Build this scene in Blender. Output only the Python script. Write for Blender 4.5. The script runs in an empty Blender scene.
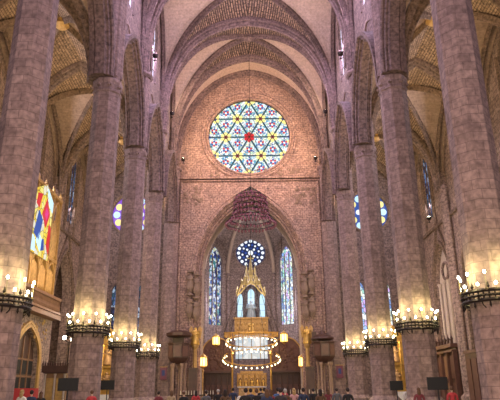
import bpy, bmesh, math, random
from mathutils import Vector, Matrix
random.seed(7)
PI = math.pi
S = bpy.context.scene
C = S.collection

# ------------------------------------------------------------------ camera, world, light, exposure
cam = bpy.data.cameras.new('camera'); cam.sensor_width = 36.0; cam.sensor_fit = 'HORIZONTAL'
cam.lens = 565.6 / 500 * 36.0; cam.clip_end = 500
co = bpy.data.objects.new('camera', cam); C.objects.link(co)
def cam_matrix(x, z, yaw, pitch, roll):
    fw = Vector((math.sin(yaw) * math.cos(pitch), math.cos(yaw) * math.cos(pitch), math.sin(pitch)))
    r = Vector((math.cos(yaw), -math.sin(yaw), 0)); u = r.cross(fw)
    r2 = r * math.cos(roll) + u * math.sin(roll); u2 = u * math.cos(roll) - r * math.sin(roll)
    m = Matrix((r2, u2, -fw)).transposed().to_4x4(); m.translation = Vector((x, 0, z)); return m
co.matrix_world = cam_matrix(0.127, 1.6, -0.0015, 0.326, -0.0103)
S.camera = co
S.view_settings.view_transform = 'Standard'; S.view_settings.look = 'None'
S.view_settings.exposure = 0.0; S.view_settings.gamma = 1.0; S.view_settings.use_curve_mapping = False
w = bpy.data.worlds.new('world'); S.world = w; w.use_nodes = True
w.node_tree.nodes['Background'].inputs[0].default_value = (0.72, 0.62, 0.85, 1)
w.node_tree.nodes['Background'].inputs[1].default_value = 0.35
S.cycles.max_bounces = 6; S.cycles.diffuse_bounces = 1; S.cycles.glossy_bounces = 2
S.cycles.sample_clamp_indirect = 4.0; S.cycles.sample_clamp_direct = 20.0

def area(name, loc, target, sx, sy, power, col):
    l = bpy.data.lights.new(name, 'AREA'); l.shape = 'RECTANGLE'; l.size = sx; l.size_y = sy; l.energy = power; l.color = col
    o = bpy.data.objects.new(name, l); C.objects.link(o); o.location = loc
    o.rotation_euler = (Vector(target) - Vector(loc)).to_track_quat('-Z', 'Y').to_euler(); return o
def point(name, loc, power, col, r=0.15):
    l = bpy.data.lights.new(name, 'POINT'); l.energy = power; l.color = col; l.shadow_soft_size = r
    o = bpy.data.objects.new(name, l); C.objects.link(o); o.location = loc; return o
def spot(name, loc, target, power, col, ang=100, blend=.8, r=.2):
    l = bpy.data.lights.new(name, 'SPOT'); l.energy = power; l.color = col; l.spot_size = math.radians(ang); l.spot_blend = blend; l.shadow_soft_size = r
    o = bpy.data.objects.new(name, l); C.objects.link(o); o.location = loc
    o.rotation_euler = (Vector(target) - Vector(loc)).to_track_quat('-Z', 'Y').to_euler(); return o

Y0 = 22.3; BAY = 11.43; PY = [Y0 + k * BAY for k in range(5)]      # pillar lines along the nave
W = 9.75; XO = 20.8; ZC = 21.5; ZN = 28.6; ROSE_Y = PY[4]
BC = [(PY[k] + PY[k + 1]) / 2 for k in range(4)]; CL = BC[:3] + [60.5]
DX = {(-1, 0): -.06, (1, 0): -.12, (-1, 1): .30, (1, 1): .0, (-1, 2): -.06, (1, 2): .33, (-1, 3): -.36, (1, 3): .36, (-1, 4): -.1, (1, 4): .1}   # each pillar's own setting-out error
LAV = (0.90, 0.66, 0.98); WARM = (1.0, 0.70, 0.37); DAY = (0.95, 0.93, 1.0)
area('west_rose_daylight', (0, 1.0, 30), (0, 60, 36), 15, 15, 1500, (.78, .58, 1.0))
for k in range(4):
    for s in (-1, 1):
        area('clerestory_daylight', (s * 9.8, CL[k], 36), (0, CL[k], 28), 2.0, 6.0, 3600 if k < 3 else 1500, (0.80, 0.64, 1.0) if k < 3 else (1.0, .74, .56))
for k in range(1, 4):
    for s in (-1, 1):
        area('aisle_window_daylight', (s * 20.2, BC[k], 24), (0, BC[k], 18), 1.5, 7, 900, (0.95, 0.86, 1.0))
for k in range(0, 5):
    for s in (-1, 1):
        yy = PY[k] + (.9 if k < 4 else -1.2)
        if k < 4: spot('nave_vault_floodlight', (s * 8.5, yy, 31.0), (-s * 1.0, yy + 3, 43), 1150 if k < 3 else 1700, (1.0, 0.80, 0.74) if k < 3 else (1.0, .66, .42), 130)
        spot('aisle_vault_floodlight', (s * 11.0, yy, 22.2), (s * 15.3, yy + (3 if k < 4 else -4), 30), 1300 if k < 3 else 700, WARM, 140)
for s in (-1, 1):
    spot('rose_wall_floodlight', (s * 8.2, ROSE_Y - 9.5, 31), (-s * 1.5, ROSE_Y + .5, 31), 4200, (1.0, 0.62, 0.34), 120)
    area('chapel_window_daylight', (s * 5.2, 87.0, 17), (0, 74, 12), 2, 11, 1300, (0.95, 0.85, 1.0))
    point('aisle_fill', (s * 15.3, 60, 9), 500, (1, .78, .62), .3)  # unseen fill points added to brighten the aisle walls and side chapels
    point('aisle_fill', (s * 15.3, 50, 14), 700, (1, .76, .58), .3)
spot('retable_fill', (15.5, 57.5, 17), (20.8, 60.4, 11), 900, (1, .84, .72), 70)  # unseen spot added to brighten the pale retable
area('low_warm_fill', (0, 1, 7), (0, 60, 6), 12, 9, 4000, (1.0, .74, .54))  # warm fill added near the camera to brighten the lower pillars
area('rose_daylight', (0, ROSE_Y - .5, 33.6), (0, 30, 20), 8, 8, 900, DAY)
point('sanctuary_lamp', (0, 76, 10.5), 800, (1, .74, .52), .4)
point('chapel_vault_fill', (0, 80, 17.0), 900, (1, .82, .80), .4)  # fill added to brighten the chapel vault, no fixture hangs here
for y in (48, 53): point('organ_lamp', (-17.4, y, 12.0), 80, WARM, .2)
point('sanctuary_lamp', (0, 70, 4.2), 350, WARM, .4)

# ------------------------------------------------------------------ materials
def nodes(name):
    m = bpy.data.materials.new(name); m.use_nodes = True
    nt = m.node_tree; return m, nt, nt.nodes, nt.links, nt.nodes['Principled BSDF']
def c4(c): return (c[0], c[1], c[2], 1)
def mat(name, col, rough=.6, metal=0, emit=None, strength=1.0, vary=.15, scale=6.0):
    m, nt, N, L, b = nodes(name)
    tc = N.new('ShaderNodeTexCoord'); nz = N.new('ShaderNodeTexNoise'); nz.inputs['Scale'].default_value = scale; nz.inputs['Detail'].default_value = 4
    L.new(tc.outputs['Object'], nz.inputs['Vector'])
    mx = N.new('ShaderNodeMix'); mx.data_type = 'RGBA'
    mx.inputs[6].default_value = c4([c * (1 - vary) for c in col]); mx.inputs[7].default_value = c4([min(1, c * (1 + vary)) for c in col])
    L.new(nz.outputs[0], mx.inputs[0]); L.new(mx.outputs[2], b.inputs['Base Color'])
    b.inputs['Roughness'].default_value = rough; b.inputs['Metallic'].default_value = metal
    if emit:
        b.inputs['Emission Color'].default_value = c4(emit); b.inputs['Emission Strength'].default_value = strength
    return m
def stone(name, c1, c2, mortar, bw=1.0, rh=.5, ms=.02, bump=.25, blotch=.35, stain=(.16, .11, .10), nr=(.42, 1.5)):
    m, nt, N, L, b = nodes(name)
    uv = N.new('ShaderNodeUVMap'); tc = N.new('ShaderNodeTexCoord')
    br = N.new('ShaderNodeTexBrick'); br.inputs['Scale'].default_value = 1; br.inputs['Brick Width'].default_value = bw; br.inputs['Row Height'].default_value = rh
    br.inputs['Mortar Size'].default_value = ms; br.inputs['Mortar Smooth'].default_value = .4; br.inputs['Bias'].default_value = 0
    br.inputs['Color1'].default_value = c4(c1); br.inputs['Color2'].default_value = c4(c2); br.inputs['Mortar'].default_value = c4(mortar)
    L.new(uv.outputs[0], br.inputs['Vector'])
    n1 = N.new('ShaderNodeTexNoise'); n1.inputs['Scale'].default_value = .9; n1.inputs['Detail'].default_value = 8; n1.inputs['Roughness'].default_value = .68
    L.new(tc.outputs['Object'], n1.inputs['Vector'])
    rp = N.new('ShaderNodeValToRGB'); rp.color_ramp.elements[0].position = .42; rp.color_ramp.elements[1].position = .70
    rp.color_ramp.elements[0].color = (0, 0, 0, 1); rp.color_ramp.elements[1].color = (1, 1, 1, 1); L.new(n1.outputs[0], rp.inputs[0])
    ml = N.new('ShaderNodeMath'); ml.operation = 'MULTIPLY'; ml.inputs[1].default_value = blotch; L.new(rp.outputs[0], ml.inputs[0])
    mx = N.new('ShaderNodeMix'); mx.data_type = 'RGBA'; mx.inputs[7].default_value = c4(stain)
    L.new(ml.outputs[0], mx.inputs[0]); L.new(br.outputs['Color'], mx.inputs[6])
    n2 = N.new('ShaderNodeTexNoise'); n2.inputs['Scale'].default_value = 4.5; n2.inputs['Detail'].default_value = 6; L.new(tc.outputs['Object'], n2.inputs['Vector'])
    mr = N.new('ShaderNodeMapRange'); mr.inputs[1].default_value = .3; mr.inputs[2].default_value = .7; mr.inputs[3].default_value = nr[0]; mr.inputs[4].default_value = nr[1]; L.new(n2.outputs[0], mr.inputs[0])
    mm = N.new('ShaderNodeVectorMath'); mm.operation = 'SCALE'; L.new(mx.outputs[2], mm.inputs[0]); L.new(mr.outputs[0], mm.inputs['Scale'])
    L.new(mm.outputs[0], b.inputs['Base Color'])
    ad = N.new('ShaderNodeMath'); ad.operation = 'ADD'; L.new(br.outputs['Fac'], ad.inputs[0]); L.new(n2.outputs[0], ad.inputs[1])
    bp = N.new('ShaderNodeBump'); bp.inputs['Strength'].default_value = bump; bp.inputs['Distance'].default_value = .06; bp.invert = True
    L.new(ad.outputs[0], bp.inputs['Height']); L.new(bp.outputs[0], b.inputs['Normal'])
    b.inputs['Roughness'].default_value = .85
    return m
M = {}
M['pillar'] = stone('pillar_stone', (.34, .235, .20), (.25, .17, .145), (.19, .127, .11), .74, .42, .018, .35, .4, (.14, .085, .085), (.62, 1.3))
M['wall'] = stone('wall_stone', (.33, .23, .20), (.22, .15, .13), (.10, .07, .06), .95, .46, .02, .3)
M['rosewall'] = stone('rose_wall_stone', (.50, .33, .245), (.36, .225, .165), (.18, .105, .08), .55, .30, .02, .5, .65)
M['aisle'] = stone('aisle_stone', (.40, .285, .225), (.32, .22, .17), (.19, .125, .095), .95, .46, .02, .3)
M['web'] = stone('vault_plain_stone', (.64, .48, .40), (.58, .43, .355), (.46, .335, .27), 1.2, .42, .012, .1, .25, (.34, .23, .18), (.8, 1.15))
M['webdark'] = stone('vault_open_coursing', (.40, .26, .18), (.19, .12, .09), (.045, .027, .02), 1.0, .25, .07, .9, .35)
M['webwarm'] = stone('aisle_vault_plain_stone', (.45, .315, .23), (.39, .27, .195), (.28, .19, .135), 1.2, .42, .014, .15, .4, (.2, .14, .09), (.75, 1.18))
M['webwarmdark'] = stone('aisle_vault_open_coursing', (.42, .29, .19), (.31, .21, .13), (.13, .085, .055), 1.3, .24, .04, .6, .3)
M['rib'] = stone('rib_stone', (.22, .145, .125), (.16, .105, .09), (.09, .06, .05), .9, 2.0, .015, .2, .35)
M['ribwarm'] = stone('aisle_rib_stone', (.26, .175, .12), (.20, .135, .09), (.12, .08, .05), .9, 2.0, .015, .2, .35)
M['aisleend'] = stone('aisle_end_stone', (.22, .155, .13), (.16, .11, .095), (.10, .065, .055), .95, .46, .02, .3)
M['chapel'] = stone('chapel_stone', (.36, .29, .28), (.29, .23, .22), (.19, .15, .14), .9, .45, .02, .25, .35)
M['floor'] = stone('floor_stone', (.30, .25, .21), (.24, .20, .17), (.12, .10, .09), .9, .9, .015, .1)
M['iron'] = mat('dark_iron', (.035, .025, .02), .5, .7)
M['gold'] = mat('gilding', (.72, .45, .12), .35, .75, vary=.4, scale=3)
M['goldpale'] = mat('pale_gilding', (.85, .66, .28), .45, .25, vary=.35, scale=3)
M['goldmatt'] = mat('gilded_wood', (.55, .34, .11), .5, .3, vary=.5, scale=4)
M['wood'] = mat('dark_wood', (.075, .035, .022), .45, vary=.5, scale=2)
M['woodred'] = mat('red_brown_wood', (.13, .06, .04), .5, vary=.45, scale=2.5)
M['woodmid'] = mat('brown_wood', (.26, .14, .07), .5, vary=.4, scale=2)
M['candle'] = mat('candle_wax', (.75, .68, .5), .5)
M['candlestick'] = mat('drip_candle', (.22, .17, .09), .5)
M['bulb'] = mat('warm_bulb_glow', (1, .9, .7), .4, emit=(1, .82, .45), strength=6)
M['bulbw'] = mat('white_bulb_glow', (1, 1, .95), .4, emit=(1, .96, .72), strength=16)
M['lantern'] = mat('lantern_glow', (1, .8, .4), .4, emit=(1, .66, .20), strength=2.2)
M['black'] = mat('black_plastic', (.012, .012, .014), .7)
M['screen'] = mat('black_screen', (.006, .006, .008), .6)
M['red'] = mat('red_fabric', (.55, .05, .05), .8)
M['maroon'] = mat('maroon_glass', (.20, .06, .085), .25, vary=.6, scale=9)
M['stonepale'] = mat('pale_carved_stone', (.50, .40, .33), .8, vary=.3)
M['statue'] = mat('carved_stone_figure', (.26, .175, .12), .8, vary=.4)
M['stonetan'] = mat('tan_stone', (.34, .22, .14), .7, vary=.35)
M['statgold'] = mat('gilded_figure', (.50, .31, .14), .5, .3, vary=.4)
M['whitestatue'] = mat('pale_blue_marble', (.62, .78, .86), .5, emit=(.55, .8, .95), strength=.0)
M['white'] = mat('white_cloth', (.8, .78, .74), .8)

def glass(name, cols, scale, strength, dark=.25, stretch=(1, 1, 1), lead=.06):
    """lit stained glass: small cells of several colours between dark lead lines"""
    m, nt, N, L, b = nodes(name)
    tc = N.new('ShaderNodeTexCoord'); mp = N.new('ShaderNodeMapping'); mp.inputs['Scale'].default_value = stretch
    L.new(tc.outputs['Object'], mp.inputs['Vector'])
    v = N.new('ShaderNodeTexVoronoi'); v.inputs['Scale'].default_value = scale; L.new(mp.outputs[0], v.inputs['Vector'])
    sp = N.new('ShaderNodeSeparateColor'); L.new(v.outputs['Color'], sp.inputs[0])
    rp = N.new('ShaderNodeValToRGB'); rp.color_ramp.interpolation = 'CONSTANT'
    el = rp.color_ramp.elements
    while len(el) < len(cols): el.new(1)
    for i, c in enumerate(cols): el[i].position = i / len(cols); el[i].color = c4(c)
    L.new(sp.outputs[0], rp.inputs[0])
    v2 = N.new('ShaderNodeTexVoronoi'); v2.feature = 'DISTANCE_TO_EDGE'; v2.inputs['Scale'].default_value = scale; L.new(mp.outputs[0], v2.inputs['Vector'])
    gt = N.new('ShaderNodeMath'); gt.operation = 'GREATER_THAN'; gt.inputs[1].default_value = lead; L.new(v2.outputs[0], gt.inputs[0])
    ad = N.new('ShaderNodeMapRange'); ad.inputs[3].default_value = dark; ad.inputs[4].default_value = 1; L.new(gt.outputs[0], ad.inputs[0])
    ms = N.new('ShaderNodeMath'); ms.operation = 'MULTIPLY'; ms.inputs[1].default_value = strength; L.new(ad.outputs[0], ms.inputs[0])
    L.new(rp.outputs[0], b.inputs['Emission Color']); L.new(ms.outputs[0], b.inputs['Emission Strength'])
    b.inputs['Base Color'].default_value = (.02, .02, .03, 1); b.inputs['Roughness'].default_value = .25
    return m
M['g_rose'] = glass('rose_glass', [(.78, .92, .98), (.92, .97, .88), (.97, .95, .66), (.50, .75, .90), (.95, .98, .98), (.12, .42, .62), (.88, .95, .96), (.55, .80, .62)], 3.9, 1.2, .25)
M['g_blue'] = glass('blue_glass', [(.02, .05, .25), (.60, .75, .95), (.05, .12, .40), (.85, .90, .95), (.03, .25, .28), (.75, .8, .55), (.02, .03, .12), (.3, .45, .8)], 3.0, .95, .12, (1.2, 1.2, .75))
M['g_pale'] = glass('pale_glass', [(.60, .80, .95), (.85, .95, .95), (.25, .45, .85), (.90, .95, .75), (.35, .70, .60), (.65, .45, .85), (.95, .95, .98), (.15, .25, .55)], 2.6, 1.25, .2, (1.3, 1.3, .7))
M['g_dark'] = glass('deep_blue_glass', [(.02, .04, .14), (.10, .22, .50), (.01, .02, .06), (.45, .6, .8), (.03, .10, .16), (.02, .02, .05)], 2.6, .7, .1, (1.2, 1.2, .8))
M['g_warm'] = glass('mixed_glass', [(.75, .55, .15), (.10, .22, .55), (.65, .12, .10), (.85, .80, .60), (.05, .12, .35), (.50, .60, .75)], 2.2, .75, .12, (1.2, 1.2, .7))
M['splash_yel'] = glass('yellow_light_splash', [(1.0, .80, .06), (.95, .62, .04), (1.0, .90, .30), (.98, .72, .05), (.9, .85, .65), (1.0, .85, .2)], 1.6, .95, .45)  # glowing colour for the sunlight splash on the organ
M['g_sheen'] = mat('clerestory_glass', (.3, .3, .35), .3, emit=(.80, .80, 1.0), strength=1.1)
M['g_white'] = glass('milky_glass', [(.62, .72, .78), (.80, .86, .88), (.50, .66, .76), (.90, .92, .90), (.7, .74, .72)], 1.6, .85, .8, (1, 1, 1), .02)
def flat_glass(name, c, s): return mat(name, [x * .05 for x in c], .3, emit=c, strength=s, vary=.3)
M['e_red'] = flat_glass('red_pane', (.80, .03, .04), .85); M['e_yellow'] = flat_glass('yellow_pane', (1.0, .88, .30), 1.1)
M['e_teal'] = flat_glass('teal_pane', (.02, .22, .28), .75); M['e_blue'] = flat_glass('blue_pane', (.03, .10, .45), .85)
M['e_navy'] = flat_glass('navy_pane', (.015, .03, .13), .6); M['e_white'] = flat_glass('white_pane', (.90, .94, 1.0), 1.15)
M['e_cyan'] = flat_glass('cyan_pane', (.55, .82, .95), 1.2); M['e_pink'] = flat_glass('pink_pane', (.85, .10, .45), .9)
M['e_violet'] = flat_glass('violet_pane', (.30, .10, .75), .9)

# ------------------------------------------------------------------ mesh builder
class MB:
    def __init__(s): s.v = []; s.f = []; s.uv = []; s.m = []
    def face(s, pts, uv=None, m=0):
        i = len(s.v); s.v += [tuple(p) for p in pts]; s.f.append(tuple(range(i, i + len(pts)))); s.uv.append(uv); s.m.append(m)
    def add(s, vs, fs, m=0, uvs=None):
        i = len(s.v); s.v += [tuple(p) for p in vs]
        for k, f in enumerate(fs): s.f.append(tuple(a + i for a in f)); s.uv.append(uvs[k] if uvs else None); s.m.append(m)
    def box(s, c, d, rz=0, m=0):
        cx, cy, cz = c; hx, hy, hz = d[0] / 2, d[1] / 2, d[2] / 2; ca, sa = math.cos(rz), math.sin(rz); vs = []
        for z in (-hz, hz):
            for x, y in ((-hx, -hy), (hx, -hy), (hx, hy), (-hx, hy)): vs.append((cx + x * ca - y * sa, cy + x * sa + y * ca, cz + z))
        s.add(vs, [(3, 2, 1, 0), (4, 5, 6, 7), (0, 1, 5, 4), (1, 2, 6, 5), (2, 3, 7, 6), (3, 0, 4, 7)], m)
    def lathe(s, prof, n, c=(0, 0, 0), rot=0, m=0, sx=1, sy=1):
        vs = []; fs = []; uvs = []
        for r, z in prof:
            for k in range(n):
                a = rot + 2 * PI * k / n; vs.append((c[0] + r * math.cos(a) * sx, c[1] + r * math.sin(a) * sy, c[2] + z))
        rm = max(p[0] for p in prof); seg = 2 * rm * math.sin(PI / n)
        for j in range(len(prof) - 1):
            for k in range(n):
                k2 = (k + 1) % n; fs.append((j * n + k, j * n + k2, (j + 1) * n + k2, (j + 1) * n + k))
                z0, z1 = prof[j][1] + c[2], prof[j + 1][1] + c[2]
                if abs(z1 - z0) < .01: z0 = prof[j][0]; z1 = prof[j + 1][0]
                uvs.append([(k * seg, z0), ((k + 1) * seg, z0), ((k + 1) * seg, z1), (k * seg, z1)])
        s.add(vs, fs, m, uvs)
        if prof[0][0] > 1e-4: s.add(vs[:n], [tuple(reversed(range(n)))], m)
        if prof[-1][0] > 1e-4: s.add(vs[-n:], [tuple(range(n))], m)
    def tube(s, pts, r, n=6, m=0, closed=False):
        pts = [Vector(p) for p in pts]; vs = []; fs = []; N = len(pts)
        for i, p in enumerate(pts):
            a = pts[(i - 1) % N] if closed else pts[max(0, i - 1)]; b = pts[(i + 1) % N] if closed else pts[min(N - 1, i + 1)]
            t = (b - a).normalized(); ref = Vector((0, 0, 1)) if abs(t.z) < .9 else Vector((0, 1, 0))
            u = t.cross(ref).normalized(); v = t.cross(u); rr = r[i] if isinstance(r, (list, tuple)) else r
            for k in range(n): vs.append(p + (u * math.cos(2 * PI * k / n) + v * math.sin(2 * PI * k / n)) * rr)
        for i in range(N if closed else N - 1):
            j = (i + 1) % N
            for k in range(n): fs.append((i * n + k, i * n + (k + 1) % n, j * n + (k + 1) % n, j * n + k))
        if not closed: fs.append(tuple(range(n))); fs.append(tuple(range((N - 1) * n, N * n)))
        s.add(vs, fs, m)
    def ring(s, c, R, r, n=32, k=6, m=0, rot=0, axis='z'):
        pts = []
        for i in range(n):
            a = rot + 2 * PI * i / n; p = (R * math.cos(a), R * math.sin(a))
            pts.append((c[0] + p[0], c[1] + p[1], c[2]) if axis == 'z' else (c[0] + p[0], c[1], c[2] + p[1]))
        s.tube(pts, r, k, m, True)
    def sphere(s, c, r, nu=10, nv=6, m=0, sc=(1, 1, 1)):
        vs = [(c[0], c[1], c[2] - r * sc[2])]; fs = []
        for j in range(1, nv):
            t = -PI / 2 + PI * j / nv
            for k in range(nu):
                a = 2 * PI * k / nu; vs.append((c[0] + r * sc[0] * math.cos(t) * math.cos(a), c[1] + r * sc[1] * math.cos(t) * math.sin(a), c[2] + r * sc[2] * math.sin(t)))
        vs.append((c[0], c[1], c[2] + r * sc[2])); e = len(vs) - 1
        for k in range(nu):
            k2 = (k + 1) % nu; fs.append((0, 1 + k2, 1 + k)); fs.append((e, e - nu + k, e - nu + k2))
            for j in range(nv - 2): a = 1 + j * nu; fs.append((a + k, a + k2, a + nu + k2, a + nu + k))
        s.add(vs, fs, m)
    def sweep(s, pts, side, prof, m=0):
        pts = [Vector(p) for p in pts]; side = Vector(side).normalized(); vs = []; fs = []; uvs = []; n = len(prof); d = 0; ds = []
        for i, p in enumerate(pts):
            if i: d += (p - pts[i - 1]).length
            ds.append(d); t = (pts[min(len(pts) - 1, i + 1)] - pts[max(0, i - 1)]).normalized(); nn = t.cross(side).normalized()
            for a, b in prof: vs.append(p + side * a + nn * b)
        acc = [0]
        for k in range(n): q = prof[(k + 1) % n]; acc.append(acc[-1] + math.hypot(q[0] - prof[k][0], q[1] - prof[k][1]))
        for i in range(len(pts) - 1):
            for k in range(n):
                k2 = (k + 1) % n; fs.append((i * n + k, i * n + k2, (i + 1) * n + k2, (i + 1) * n + k))
                uvs.append([(ds[i], acc[k]), (ds[i], acc[k + 1]), (ds[i + 1], acc[k + 1]), (ds[i + 1], acc[k])])
        s.add(vs, fs, m, uvs); s.add(vs[:n], [tuple(range(n))], m); s.add(vs[-n:], [tuple(reversed(range(n)))], m)
    def poly(s, pts2, P, d0, d1, m=0):
        """extruded flat outline: P(u, w, d) -> point"""
        n = len(pts2); a = [P(u, z, d0) for u, z in pts2]; b = [P(u, z, d1) for u, z in pts2]
        s.add(a + b, [tuple(range(n)), tuple(reversed(range(n, 2 * n)))] + [(i, n + i, n + (i + 1) % n, (i + 1) % n) for i in range(n)], m)
    def build(s, name, mats, parent=None, smooth=False):
        me = bpy.data.meshes.new(name); me.from_pydata(s.v, [], s.f)
        if not isinstance(mats, (list, tuple)): mats = [mats]
        for x in mats: me.materials.append(x)
        ul = me.uv_layers.new(name='UVMap'); me.calc_loop_triangles()
        for p in me.polygons:
            p.material_index = s.m[p.index]; p.use_smooth = smooth; g = s.uv[p.index]; nx, ny, nz = (abs(c) for c in p.normal)
            for q, li in enumerate(p.loop_indices):
                if g: ul.data[li].uv = g[q]
                else:
                    x, y, z = me.vertices[me.loops[li].vertex_index].co
                    ul.data[li].uv = (x, y) if nz >= nx and nz >= ny else ((y, z) if nx > ny else (x, z))
        bm = bmesh.new(); bm.from_mesh(me); bmesh.ops.remove_doubles(bm, verts=bm.verts, dist=1e-4)
        bmesh.ops.recalc_face_normals(bm, faces=bm.faces); bm.to_mesh(me); bm.free()
        o = bpy.data.objects.new(name, me); C.objects.link(o)
        if parent: o.parent = parent
        return o
def struct(o, label=None):
    o['kind'] = 'structure'
    if label: o['label'] = label
    return o
def tag(o, label, cat, group=None):
    o['label'] = label; o['category'] = cat; o['kind'] = 'thing'
    if group: o['group'] = group
    return o
def thing(name, label, cat, loc=(0, 0, 0), rz=0, group=None):
    o = bpy.data.objects.new(name, None); C.objects.link(o); o.location = loc; o.rotation_euler = (0, 0, rz); o.empty_display_size = .2
    return tag(o, label, cat, group)
def copy_tree(o, parent=None):
    c = o.copy(); C.objects.link(c); c.parent = parent
    for ch in list(o.children): copy_tree(ch, c)
    return c
def prof_f(u, e):
    if e < 0: u = min(1, abs(u)); return max(0, (1 - u ** -e) ** (-1 / e) - .022 * math.sin(PI * u))
    k = 1 + e; return math.sqrt(max(0, k * k - (min(1, abs(u)) + e) ** 2)) / math.sqrt(1 + 2 * e)
def arch_pts(hw, zs, rise, n=14, e=.6, jamb=None):
    p = []
    for i in range(2 * n + 1):
        u = -1 + i / n; u = math.sin(u * PI / 2); p.append((u * hw, zs + rise * prof_f(u, e)))
    if jamb is not None: p = [(-hw, jamb)] + p + [(hw, jamb)]
    return p
def rib_prof(w, d):
    h = [(w / 2, .15), (w * .5, -d * .30), (w * .44, -d * .44), (w * .33, -d * .34), (w * .27, -d * .36), (w * .27, -d * .66), (w * .21, -d * .78), (w * .13, -d * .68), (w * .11, -d * .9), (w * .04, -d)]
    return [(-a, b) for a, b in h] + h[::-1]
def panel(mb, P, us, bot, top, ops, th, m=0):
    """wall slab with openings. ops: (u0, u1, lo(u), hi(u))"""
    us = sorted(set([round(u, 4) for u in us] + [round(x, 4) for o in ops for x in (o[0], o[1])]))
    for a, b in zip(us, us[1:]):
        mid = (a + b) / 2; act = sorted([o for o in ops if o[0] < mid < o[1]], key=lambda o: o[2](mid))
        f = [bot]
        for o in act: f += [o[2], o[3]]
        f.append(top)
        for j in range(0, len(f), 2):
            q = [(a, f[j](a)), (b, f[j](b)), (b, f[j + 1](b)), (a, f[j + 1](a))]
            if q[2][1] - q[1][1] < 1e-4 and q[3][1] - q[0][1] < 1e-4: continue
            for d in (0, th): mb.face([P(u, z, d) for u, z in q], m=m)
        for j in range(len(f)):
            mb.face([P(a, f[j](a), 0), P(b, f[j](b), 0), P(b, f[j](b), th), P(a, f[j](a), th)], m=m)
    for o in ops:
        for u in (o[0], o[1]):
            if o[3](u) - o[2](u) > .01: mb.face([P(u, o[2](u), 0), P(u, o[3](u), 0), P(u, o[3](u), th), P(u, o[2](u), th)], m=m)
    for u in (us[0], us[-1]): mb.face([P(u, bot(u), 0), P(u, top(u), 0), P(u, top(u), th), P(u, bot(u), th)], m=m)
def arange(a, b, n): return [a + (b - a) * i / n for i in range(n + 1)]
def arch_op(uc, hw, lo, zs, rise, e=.6): return (uc - hw, uc + hw, lambda u: lo, lambda u: zs + rise * prof_f((u - uc) / hw, e))
def circ_op(uc, zc, r): return (uc - r, uc + r, lambda u: zc - math.sqrt(max(0, r * r - (u - uc) ** 2)), lambda u: zc + math.sqrt(max(0, r * r - (u - uc) ** 2)))
def circ_us(uc, r, n=40): return [uc - r * math.cos(PI * i / n) for i in range(n + 1)]

# ------------------------------------------------------------------ the setting: floor, walls
mb = MB(); mb.box((0, 46, -.1), (60, 104, .2)); struct(mb.build('floor', M['floor']))
mb = MB()
for i in range(3): mb.box((0, 80.2 + i * .35, .1 + i * .2), (14, 19.6 - i * .7, .2))
struct(mb.build('trim_sanctuary_steps', M['floor']))

NAVE_H, NE = 14.6, -2.45; NE2 = -2.15
AIS_H, AE = 8.7, .6
wn = 0
def window(name_idx, P, pts, gm, d=.0, mull=1, bars=6, framemat=None):
    """lit panes filling an outline, with stone mullions in front; P(u, w, d), +d towards the viewer"""
    g = MB(); g.poly(pts, P, d, d + .06); o = g.build('window_%d' % name_idx, gm); struct(o)
    u0 = min(p[0] for p in pts); u1 = max(p[0] for p in pts); z0 = min(p[1] for p in pts); z1 = max(p[1] for p in pts)
    t = MB(); wd = (u1 - u0)
    for k in range(mull):
        u = u0 + wd * (k + 1) / (mull + 1); t.poly([(u - .05, z0), (u + .05, z0), (u + .05, z1 - (z1 - z0) * .10), (u - .05, z1 - (z1 - z0) * .10)], P, d + .05, d + .2)
    for k in range(1, bars):
        z = z0 + (z1 - z0) * .86 * k / bars; t.poly([(u0, z - .02), (u1, z - .02), (u1, z + .02), (u0, z + .02)], P, d + .05, d + .1)
    t.build('tracery', framemat or M['rib'], o)
    return o
WI = [0]
def nextwin(): WI[0] += 1; return WI[0]

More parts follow.
